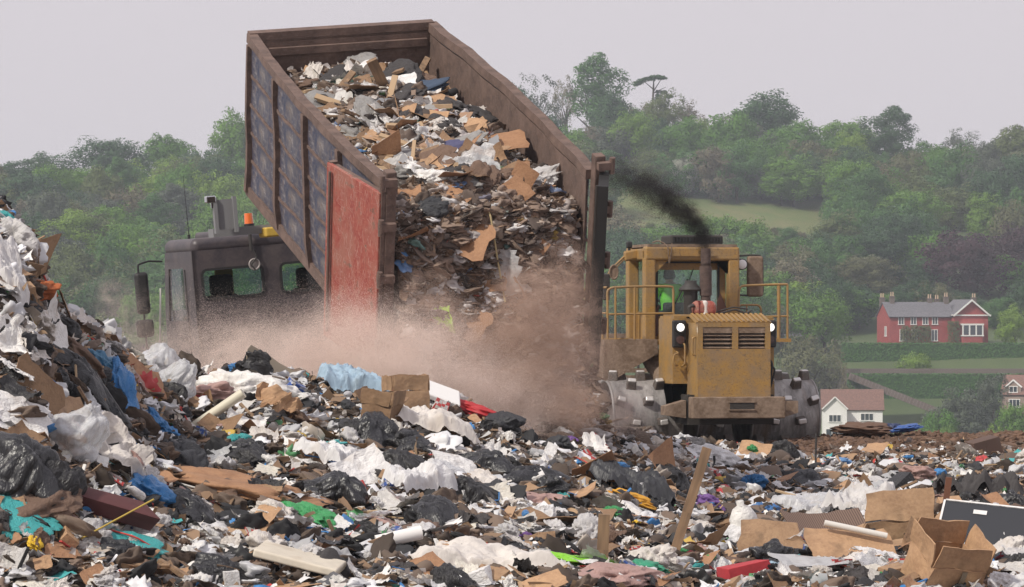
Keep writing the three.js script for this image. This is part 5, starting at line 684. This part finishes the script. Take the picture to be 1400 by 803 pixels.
for (const [name, n, geos, mats, a, b, cat, text] of kinds) for (let k = 0; k < n; k++) {
  const px = rr(-130, 1530), top = table(rowsPx, px), py = lerp(top, 822, Math.pow(R(), .95)), d = hit(px, py), x = PXD(px, d); if (d > 57 && px > 1000) continue; const s = lerp(a, b, Math.pow(R(), 1.4)), mm = pick(mats);
  drop(name, pick(geos), mm, x, d, [s * rr(.8, 1.25), s * rr(.75, 1.2), s * rr(.8, 1.2)], name === 'plastic_bottle' ? { ry: rr(0, 6.3), rx: rr(1.1, 1.9), rz: rr(-.4, .4), up: rr(.06, .13) } : { ry: rr(0, 6.3), rx: rr(-.45, .45), rz: rr(-.45, .45), up: rr(.02, .13) }).userData = { label: `${text} in the ${zone(px)}`, category: cat, group: `several of ${text} on the ${zone(px)}` };
}
{ const cols = [mat([.6, .58, .55]), mat([.03, .03, .03]), mat([.05, .18, .42]), mat([.4, .28, .16]), mat([.5, .06, .05])];
  for (let k = 0; k < 70; k++) { const px = rr(-40, 1440), py = lerp(table(rowsPx, px) + 6, 815, R()), d = hit(px, py), x0 = PXD(px, d), L = rr(.4, 1.1), a = rr(0, 6.3), P = []; for (let i = 0; i < 6; i++) { const t = (i / 5 - .5) * L, x = Math.cos(a) * t + .18 * nz(k * 3.1, i * .9), dd = Math.sin(a) * t + .18 * nz(i * .9, k * 2.7); P.push(V(x, tip(x0 + x, d + dd) - tip(x0, d) + .07 + .12 * Math.abs(nz(k, i * 1.3)), -dd)); } const m = new THREE.Mesh(pipe(P, rr(.005, .012), 5, 5), cols[k % 5]); m.name = numbered('loose_cord'); m.position.set(x0, tip(x0, d), -d); scene.add(m); tag(m, `${['white', 'black', 'blue', 'tan', 'red'][k % 5]} cord trailing over the ${zone(px)}`, 'cord', `${['white', 'black', 'blue', 'tan', 'red'][k % 5]} cords on the ${zone(px)}`); } }
// ---- small scraps nobody could count
const scrapKinds = [
  ['paper_scraps', 20500, [crumpled(61, 1, .7, 4, .12, 2.5, { fold: .6, torn: .3, flat: true }), crumpled(62, 1, .5, 4, .16, 2, { curl: 1.5, torn: .3, flat: true })], 'small scraps of white paper scattered through the waste', [.05, .16], () => { const g = rr(.42, .8), w = rr(0, .12); return [g, g - w * .5, g - w]; }, {}],
  ['plastic_scraps', 14500, [crumpled(63, 1, .8, 6, .2, 2.6, { torn: .5 }), stripGeo(3), blob(9, 3, (v, q) => { v.multiplyScalar(.6 + .6 * nz(v.x * 1.6 + q, v.y * 1.6, v.z * 1.6)); v.y *= .5; })], 'shreds of plastic film scattered through the waste', [.06, .22], () => { const u = R(); if (u < .72) { const g = rr(.35, .75); return [g, g, g * 1.02]; } return R() < .5 ? [.4, .35, .3] : pick([[.05, .2, .45], [.06, .34, .34], [.45, .05, .05], [.5, .34, .06], [.08, .25, .1], [.02, .02, .02], [.02, .02, .02]]); }, { roughness: .5 }],
  ['card_scraps', 18000, [thickSheet(71, 1, .6, 3, .06, 1.6, .03, { fold: .5, torn: .3 }), thickSheet(72, 1, .8, 3, .1, 1.3, .03, { torn: .4 })], 'torn bits of brown cardboard scattered through the waste', [.05, .2], () => { const g = rr(.5, 1.15); return [.34 * g, .22 * g, .135 * g]; }, {}],
  ['rag_scraps', 13500, [blob(11, 4, (v, q) => { v.multiplyScalar(.6 + .7 * nz(v.x * 1.3 + q, v.y * 1.3, v.z * 1.3) + .2 * ridge(v.x * 3, v.y * 3 + q, v.z * 3)); v.y *= .55; }), blob(12, 4, (v, q) => { v.multiplyScalar(.7 + .5 * ridge(v.x * 1.3 + q, v.y * 1.3, v.z * 1.3)); v.x *= 1.4; v.y *= .4; })], 'small dark rags and clods scattered through the waste', [.04, .14], () => { const u = R(); if (u < .35) return [.02, .02, .022]; const g = rr(.3, 1.4); return [.14 * g, .1 * g, .075 * g]; }, {}],
  ['splinters', 6200, [bx(1, .05, .08), stripGeo(5), stripGeo(8)], 'splinters, straps and strips scattered through the waste', [.1, .4], () => { const g = rr(.3, 1.5); return R() < .75 ? [.3 * g, .2 * g, .12 * g] : pick([[.7, .68, .65], [.02, .02, .02], [.06, .2, .45], [.5, .06, .05]]); }, {}],
];
const Q4 = new THREE.Matrix4(), qq = new THREE.Quaternion();
function scatter(name, list, geos, label, m, group) { geos.forEach((g, k) => { const mine = list.filter((_, i) => i % geos.length === k), im = new THREE.InstancedMesh(g, m, mine.length); mine.forEach(([p, s, c], i) => { qq.setFromEuler(new THREE.Euler(rr(-.8, .8), rr(0, 6.3), rr(-.8, .8))); Q4.compose(p, qq, V(s * rr(.7, 1.3), s * rr(.6, 1.2), s * rr(.7, 1.3))); im.setMatrixAt(i, Q4); im.setColorAt(i, lin(...c)); }); im.name = numbered(name); scene.add(im); tag(im, label + (k ? ', ' + ['', 'curled kind', 'thin kind'][k] : ''), name.replace(/_/g, ' '), group, 'stuff'); }); }
for (const [name, n, geos, label, [a, b], colour, mo] of scrapKinds) {
  const list = []; for (let k = 0; k < n; k++) { const px = rr(-330, 1640), d0 = 26.5 + 31 * Math.pow(R(), 1.15), x = PXD(px, d0), dc = table(crestD, px); if (d0 > dc + 2.5) continue; const soil = px > 1020 && d0 > 54; if (soil && R() < .75) continue; const s = lerp(a * .7, b, Math.pow(R(), 2)); list.push([V(x, tip(x, d0) + rr(0, .07), -d0), s, colour()]); }
  scatter(name, list, geos, label, mat(0xffffff, { roughness: .8, ...mo }), 'loose litter');
}
{ // clods on the soil bank
  const list = []; for (let k = 0; k < 3500; k++) { const px = rr(985, 1470), d = rr(54, 64), x = PXD(px, d), g = rr(.6, 1.3); list.push([V(x, tip(x, d), -d), lerp(.02, .11, Math.pow(R(), 2.5)), [.13 * g, .078 * g, .052 * g]]); }
  scatter('soil_clods', list, [blob(31, 3, (v, q) => { v.multiplyScalar(.75 + .5 * nz(v.x * 1.5 + q, v.y * 1.5, v.z * 1.5)); v.y *= .7; }, true)], 'brown clods of soil on the bank', mat(0xffffff, { roughness: 1 }), 'soil');
}
// ---------------------------------------------------------------- the load sliding out of the container
const loadH = (s, t) => CH - .5 + .26 * Math.cos(t * 1.4) + .16 * fbm(t * 1.6, s * 1.3, 6) - .22 * smooth(3.2, 5.6, s) - .12 * smooth(.2, 1, t);
function loadPoint(q, t) { // q from 0 at the front wall to 2 on the ground behind; t across
  if (q <= 1) { const s = lerp(CL - .12, .75, q); return inCrate(t * (CW / 2 - .13 + bow(CH, s)), loadH(s, t), s); }
  const k = q - 1, a = inCrate(t * (CW / 2 - .12), loadH(.75, t), .75), b = inCrate(t * (CW / 2 - .1), CH * .78 + .1 * fbm(t * 2, 1, 3), .2), c = inCrate(t * (CW / 2 - .12), .35, -.25), e = inCrate(t * (CW / 2 + .05), 0, -.9); e.y = .95; const f = e.clone().add(V(.3, -.55, .9));
  const P = [a, b, c, e, f], u = k * 4, i = Math.min(3, Math.floor(u)), w = u - i, v = P[i].clone().lerp(P[i + 1], w); const n = .16 * fbm(t * 2.2, k * 6, 11) + .07 * nz(t * 7, k * 16, 3); v.z += n; v.y += n * .5; return v;
}
{
  const g = gridGeo(60, 150, (u, v) => { const p = loadPoint(v * 2, u * 2 - 1); return [p.x, p.y + .03 * nz(p.x * 12, p.z * 12, p.y * 12), p.z]; });
  single('tipped_load', g, mat([.2, .14, .105], { roughness: 1 }), 'brown mass of mixed waste sliding out of the container', 'waste', null, 'stuff');
  for (const [name, n, geos, label, [a, b], colour, mo] of scrapKinds) {
    const list = []; for (let k = 0; k < n * .17; k++) { const q = R() < .45 ? R() : 1 + R() * .85, t = rr(-1, 1) * (q < 1 ? .93 : .98), p = loadPoint(q, t), dirt = q > 1.05 ? rr(.1, .9)   : rr(.1, .55); let c = colour(); c = mix3(c, [.27, .19, .145], dirt * .9); list.push([p.add(V(0, rr(0, .05), rr(0, .04))), lerp(a, b, Math.pow(R(), 1.6)) * .95, c]); }
    scatter(name.replace('scraps', 'scraps_on_load').replace('splinters', 'splinters_on_load'), list, geos, label.replace('scattered through the waste', 'on the sliding load'), mat(0xffffff, { roughness: .8, ...mo }), 'litter of the sliding load');
  }
  const onLoad = (name, geo, m, q, t, s, e, label, cat, group, up = .06) => { const o = new THREE.Mesh(geo, m); o.name = numbered(name); o.position.copy(loadPoint(q, t)); o.position.y += up; o.scale.set(...(Array.isArray(s) ? s : [s, s, s])); o.rotation.set(21 * TR + e[0], e[1], e[2]); scene.add(o); return tag(o, label, cat, group); };
  const front = 1; // named pieces on the load
  onLoad('plywood_board', PK[4], mat([.42, .31, .2]), .1, -.42, [1.0, .5, .5], [0, .5, .2], 'pale board slanting near the front of the load', 'board');
  onLoad('green_carpet', PR[1], mat([.03, .055, .04]), .17, -.2, [.3, .2, .18], [.1, .3, .1], 'dark green carpet roll on the load', 'carpet');
  onLoad('brown_hardboard', PK[0], mat([.22, .1, .06]), .3, -.48, [.85, .5, .75], [.1, .4, .05], 'red brown hardboard sheet on the left of the load', 'board');
  onLoad('white_sheet', PS[3], paperM[0], .12, .05, .45, [.4, .6, .2], 'white torn sheet at the front of the load', 'sheet');
  onLoad('white_sheet', PS[1], paperM[0], .24, .3, .5, [.5, .2, .1], 'white cloth like sheet right of centre on the load', 'sheet');
  onLoad('wooden_plank', bx(.14, 1.0, .05), woodM, .26, .12, 1, [.3, .3, .35], 'weathered plank sticking up from the load', 'plank');
  onLoad('blue_cloth', PR[0], mat([.05, .075, .12]), .24, .55, [.3, .2, .2], [.1, .5, .1], 'dusty blue cloth at the right of the load', 'cloth');
  onLoad('tyre_piece', new THREE.TorusGeometry(.3, .06, 10, 24, 3.6), blackM, .25, .78, 1, [1.2, .3, .8], 'curved black rubber piece beside the blue cloth', 'rubber');
  onLoad('yellow_bag', PW[1], yellowM, .14, .72, [.16, .12, .12], [0, 1, 0], 'yellow bag near the right rim of the load', 'bag');
  onLoad('cardboard_sheet', PK[1], cardM[1], .2, .85, .4, [.2, .4, .3], 'tan card against the right rim of the load', 'cardboard');
  onLoad('grey_sheet', PK[0], mat([.2, .2, .21]), .42, -.2, [.55, .4, .4], [.3, -.3, .1], 'dark grey panel in the middle of the load', 'panel');
  onLoad('grey_sheet', PK[4], mat([.42, .41, .4]), .47, .12, [.5, .4, .4], [.2, .2, .1], 'pale grey panel in the middle of the load', 'panel');
  onLoad('white_sheet', PS[0], paperM[1], .36, -.52, [.5, .3, .3], [.2, 1.2, .3], 'white strip of board by the left rim of the load', 'sheet');
  onLoad('green_bag', PW[3], greenBag, .62, -.12, [.12, .1, .1], [0, 0, 0], 'small green bag in the middle of the load', 'bag');
  onLoad('cardboard_sheet', PK[4], cardM[3], .72, .55, [1.0, .5, .7], [.15, .2, .05], 'large pinkish cardboard sheet at the right of the load', 'cardboard');
  onLoad('cardboard_sheet', PK[5], cardM[1], .68, .42, [.5, .4, .4], [.2, .9, .1], 'tan card lying on the pinkish sheet', 'cardboard');
  onLoad('red_wrappers', PW[2], mat([.55, .08, .05]), .64, .66, [.12, .08, .1], [0, 0, 0], 'small red wrapper beside the pinkish cardboard', 'wrapper');
  onLoad('wooden_plank', bx(1.0, .05, .1), woodM, .83, -.5, 1, [.1, .2, .25], 'long plank lying across the left of the load', 'plank');
  onLoad('blue_cloth', PR[3], mat([.07, .07, .14]), .8, .0, [.24, .15, .14], [.1, .3, .2], 'purple blue cloth in the rear of the load', 'cloth');
  onLoad('plastic_bag', PW[0], filmM[2], .98, -.42, [.26, .24, .2], [0, 0, 0], 'white bag at the rear lip of the load', 'bag');
  onLoad('plastic_bag', PF[1], clearM, .96, .1, [.6, .6, .7], [.9, .3, .2], 'clear film trailing over the rear lip of the load', 'plastic film');
  onLoad('plastic_bag', PW[4], filmM[1], .95, .75, [.34, .16, .2], [.3, .3, .2], 'whitish bag at the right end of the rear lip', 'bag');
  for (const [q, t, s, k, l] of [[1.2, .3, .5, 2, 'torn brown card right of centre in the falling waste'], [1.08, .5, .45, 5, 'brown card below the right end of the rear lip'], [1.36, .45, .45, 1, 'folded brown card at the right of the falling waste'], [1.5, -.3, .6, 0, 'wide brown card deep in the falling waste'], [1.45, .2, .4, 3, 'bent brown card in the middle of the falling waste'], [1.12, -.75, .4, 1, 'tan card falling at the left of the open rear'], [1.3, -.8, .5, 3, 'brown card falling by the left post'], [1.32, -.25, .7, 0, 'large brown card in the falling waste'], [1.16, -.35, .5, 4, 'flat brown card below the rear lip'], [1.4, -.05, .5, 2, 'brown card low in the falling waste']]) onLoad('cardboard_sheet', PK[k], cardM[3], q, t, s, [.85 + .3 * t, t * 2, .3], l, 'cardboard', null, .1);
  onLoad('black_bin_bag', PB[1], bagBlack[2], 1.22, -.62, [.3, .2, .2], [.5, 0, .3], 'dusty black bag in the falling waste', 'bin bag');
  onLoad('hi_vis_vest', PF[4], phys([.4, .7, .05], { roughness: .6 }), 1.5, -.55, [.24, .4, .5], [1.5, .2, .1], 'yellow green rag in the falling waste', 'rag', null, .15);
  onLoad('grey_sheet', PF[2], mat([.3, .28, .29]), 1.62, -.85, [.5, .5, .9], [1.4, .2, .1], 'grey sheet hanging by the red door', 'sheet', null, .15);
  onLoad('plastic_bag', PF[5], clearM, 1.4, .1, [.6, .5, .7], [1.3, .2, .4], 'clear film in the falling waste', 'plastic film', null, .12);
  { const p = [0, .06, .12, .18, .24].map((k, i) => loadPoint(1.06 + k * 1.6, -.05 + i * .05).add(V(0, 0, .12))); single('yellow_rope', pipe(p, .012, 6), mat([.5, .4, .22]), 'pale rope dangling down the falling waste', 'rope'); }
  const fill = [['cardboard_sheet', PK, [...cardM, cardM[1]], .2, .6, 64, 'cardboard', 'brown cardboard piece'], ['plastic_bag', PG, filmM, .1, .3, 34, 'bag', 'crumpled whitish plastic bag'], ['paper_sheet', PS, paperM, .14, .36, 42, 'paper', 'crumpled white paper sheet'], ['rag', PR, [greyM, brownRag, darkRag], .12, .3, 26, 'rag', 'crumpled rag'], ['timber_piece', [bx(1, .06, .1)], [woodM, mat([.4, .28, .17])], .4, .9, 40, 'timber', 'broken timber piece'], ['plastic_film_piece', PF, [...filmM, clearM], .2, .5, 22, 'plastic film', 'wrinkled piece of plastic film'], ['broken_sheet', PK, [greyM, mat([.24, .24, .25]), mat([.32, .2, .13])], .2, .45, 24, 'panel', 'broken panel']];
  for (const [name, geos, mats, a, b, n, cat, text] of fill) for (let k = 0; k < n; k++) onLoad(name, pick(geos), pick(mats), rr(.04, 1.05), rr(-.8, .8), [rr(a, b), rr(a, b), rr(a, b)], [rr(-.5, .6), rr(0, 6.3), rr(-.5, .5)], `${text} on the load in the container`, cat, `several of ${text} on the load in the container`, rr(.02, .1));
}
// ---------------------------------------------------------------- dust and exhaust smoke: clouds of tiny grains
function puffGeo(seed, n, size, wisp) { R = mulberry(seed); const P = new Float32Array(n * 9), u = V(), w = V(); let k = 0, guard = 0; const gs = () => (R() + R() + R() - 1.5) * .8;
  while (k < n && guard++ < n * 12) { const x = gs(), y = gs(), z = gs(); if (fbm(x * 2.2 + seed, y * 2.2, z * 2.2, 2) * wisp + .5 < R()) continue; const s = size * (.5 + R()); u.set(R() - .5, R() - .5, R() - .5).normalize(); w.set(R() - .5, R() - .5, R() - .5).cross(u).normalize(); const o = k * 9;
    P[o] = x + u.x * s; P[o + 1] = y + u.y * s; P[o + 2] = z + u.z * s; P[o + 3] = x + (w.x - u.x * .5) * s; P[o + 4] = y + (w.y - u.y * .5) * s; P[o + 5] = z + (w.z - u.z * .5) * s; P[o + 6] = x - (w.x + u.x * .5) * s; P[o + 7] = y - (w.y + u.y * .5) * s; P[o + 8] = z - (w.z + u.z * .5) * s; k++; }
  const g = new THREE.BufferGeometry(); g.setAttribute('position', new THREE.BufferAttribute(P.slice(0, k * 9), 3)); g.computeVertexNormals(); return g; }
function puffs(name, label, cat, color, places, seeds, n, size, wisp) { R = mulberry(seeds); const geos = [0, 1, 2].map(k => puffGeo(seeds + k, n, size, wisp)), m = mat(color, { roughness: 1 }); R = mulberry(seeds + 50);
  geos.forEach((g, k) => { const mine = places.filter((_, i) => i % 3 === k), im = new THREE.InstancedMesh(g, m, mine.length); mine.forEach(([p, s], i) => { qq.setFromEuler(new THREE.Euler(rr(-.5, .5), rr(0, 6.3), rr(-.5, .5))); Q4.compose(p, qq, V(s * rr(.8, 1.25), s * rr(.75, 1.1), s * rr(.8, 1.25))); im.setMatrixAt(i, Q4); }); im.name = numbered(name); scene.add(im); tag(im, label + ['', ', nearer wisps', ', outer wisps'][k], cat, null, 'stuff'); }); }
{
  R = mulberry(4242); const pale = [], brown = [], soot = [];
  // low rolling dust from the tipped waste, drifting to the left over the cab
  const spots = [[640, 530, 41.2, 60, 28, 22, .55], [560, 515, 41.4, 70, 30, 28, .6], [480, 495, 42.2, 80, 34, 26, .6], [400, 500, 44.5, 80, 34, 20, .62], [310, 508, 46.5, 80, 34, 13, .65], [230, 510, 48, 70, 34, 6, .75], [720, 555, 41.4, 60, 24, 18, .5], [800, 570, 44, 60, 18, 10, .5], [440, 450, 44.5, 80, 24, 4, .5], [545, 455, 41.6, 40, 34, 6, .5], [190, 470, 52, 80, 50, 3, 1.0]];
  for (const [px, py, d, sx, sy, n, s] of spots) for (let i = 0; i < n; i++) { const g = () => (R() + R() + R() - 1.5) * 1.25; pale.push([at(px + g() * sx, py + g() * sy, d + g() * .9), s * rr(.35, 1.45)]); }
  const dark = [[745, 460, 41.5, 40, 60, 22, .4], [690, 510, 41.3, 60, 36, 20, .42], [775, 390, 41.8, 18, 50, 6, .3], [650, 450, 41.6, 60, 44, 8, .4], [765, 535, 41.5, 40, 30, 12, .42]];
  for (const [px, py, d, sx, sy, n, s] of dark) for (let i = 0; i < n; i++) { const g = () => (R() + R() + R() - 1.5) * 1.25; brown.push([at(px + g() * sx, py + g() * sy, d + g() * .5), s * rr(.6, 1.3)]); }
  puffs('dust_cloud', 'pale pinkish dust rolling from the tipped waste over the cab', 'dust', [.84, .7, .63], pale, 811, 60000, .0023, 3);
  puffs('brown_dust_cloud', 'brown dust hanging before the falling waste', 'dust', [.5, .36, .29], brown, 841, 60000, .003, 3);
  const path = [[963, 350, 61.45, .12], [963, 336, 61.5, .15], [960, 320, 61.5, .18], [951, 305, 61.4, .22], [938, 292, 61.3, .27], [921, 281, 61.2, .3], [903, 269, 61.1, .32], [884, 256, 61, .36], [862, 244, 60.9, .4], [838, 234, 60.8, .46]];
  for (let i = 0; i < path.length - 1; i++) { const A = path[i], B = path[i + 1], n = i < 3 ? 5 : i < 6 ? 5 : i < 8 ? 3 : 2; for (let k = 0; k < n; k++) { const t = R(), s = lerp(A[3], B[3], t); soot.push([at(lerp(A[0], B[0], t) + rr(-3, 3) * (1 + i * .5), lerp(A[1], B[1], t) + rr(-3, 3) * (1 + i * .3), lerp(A[2], B[2], t) + rr(-.1, .1)), s * rr(.75, 1.15)]); } }
  puffs('exhaust_smoke_cloud', 'black exhaust smoke trailing left from the compactor stack', 'smoke', [.035, .031, .029], soot, 871, 16000, .008, 2.6);
}
scene.children.forEach(shade);
renderer.render(scene, camera);
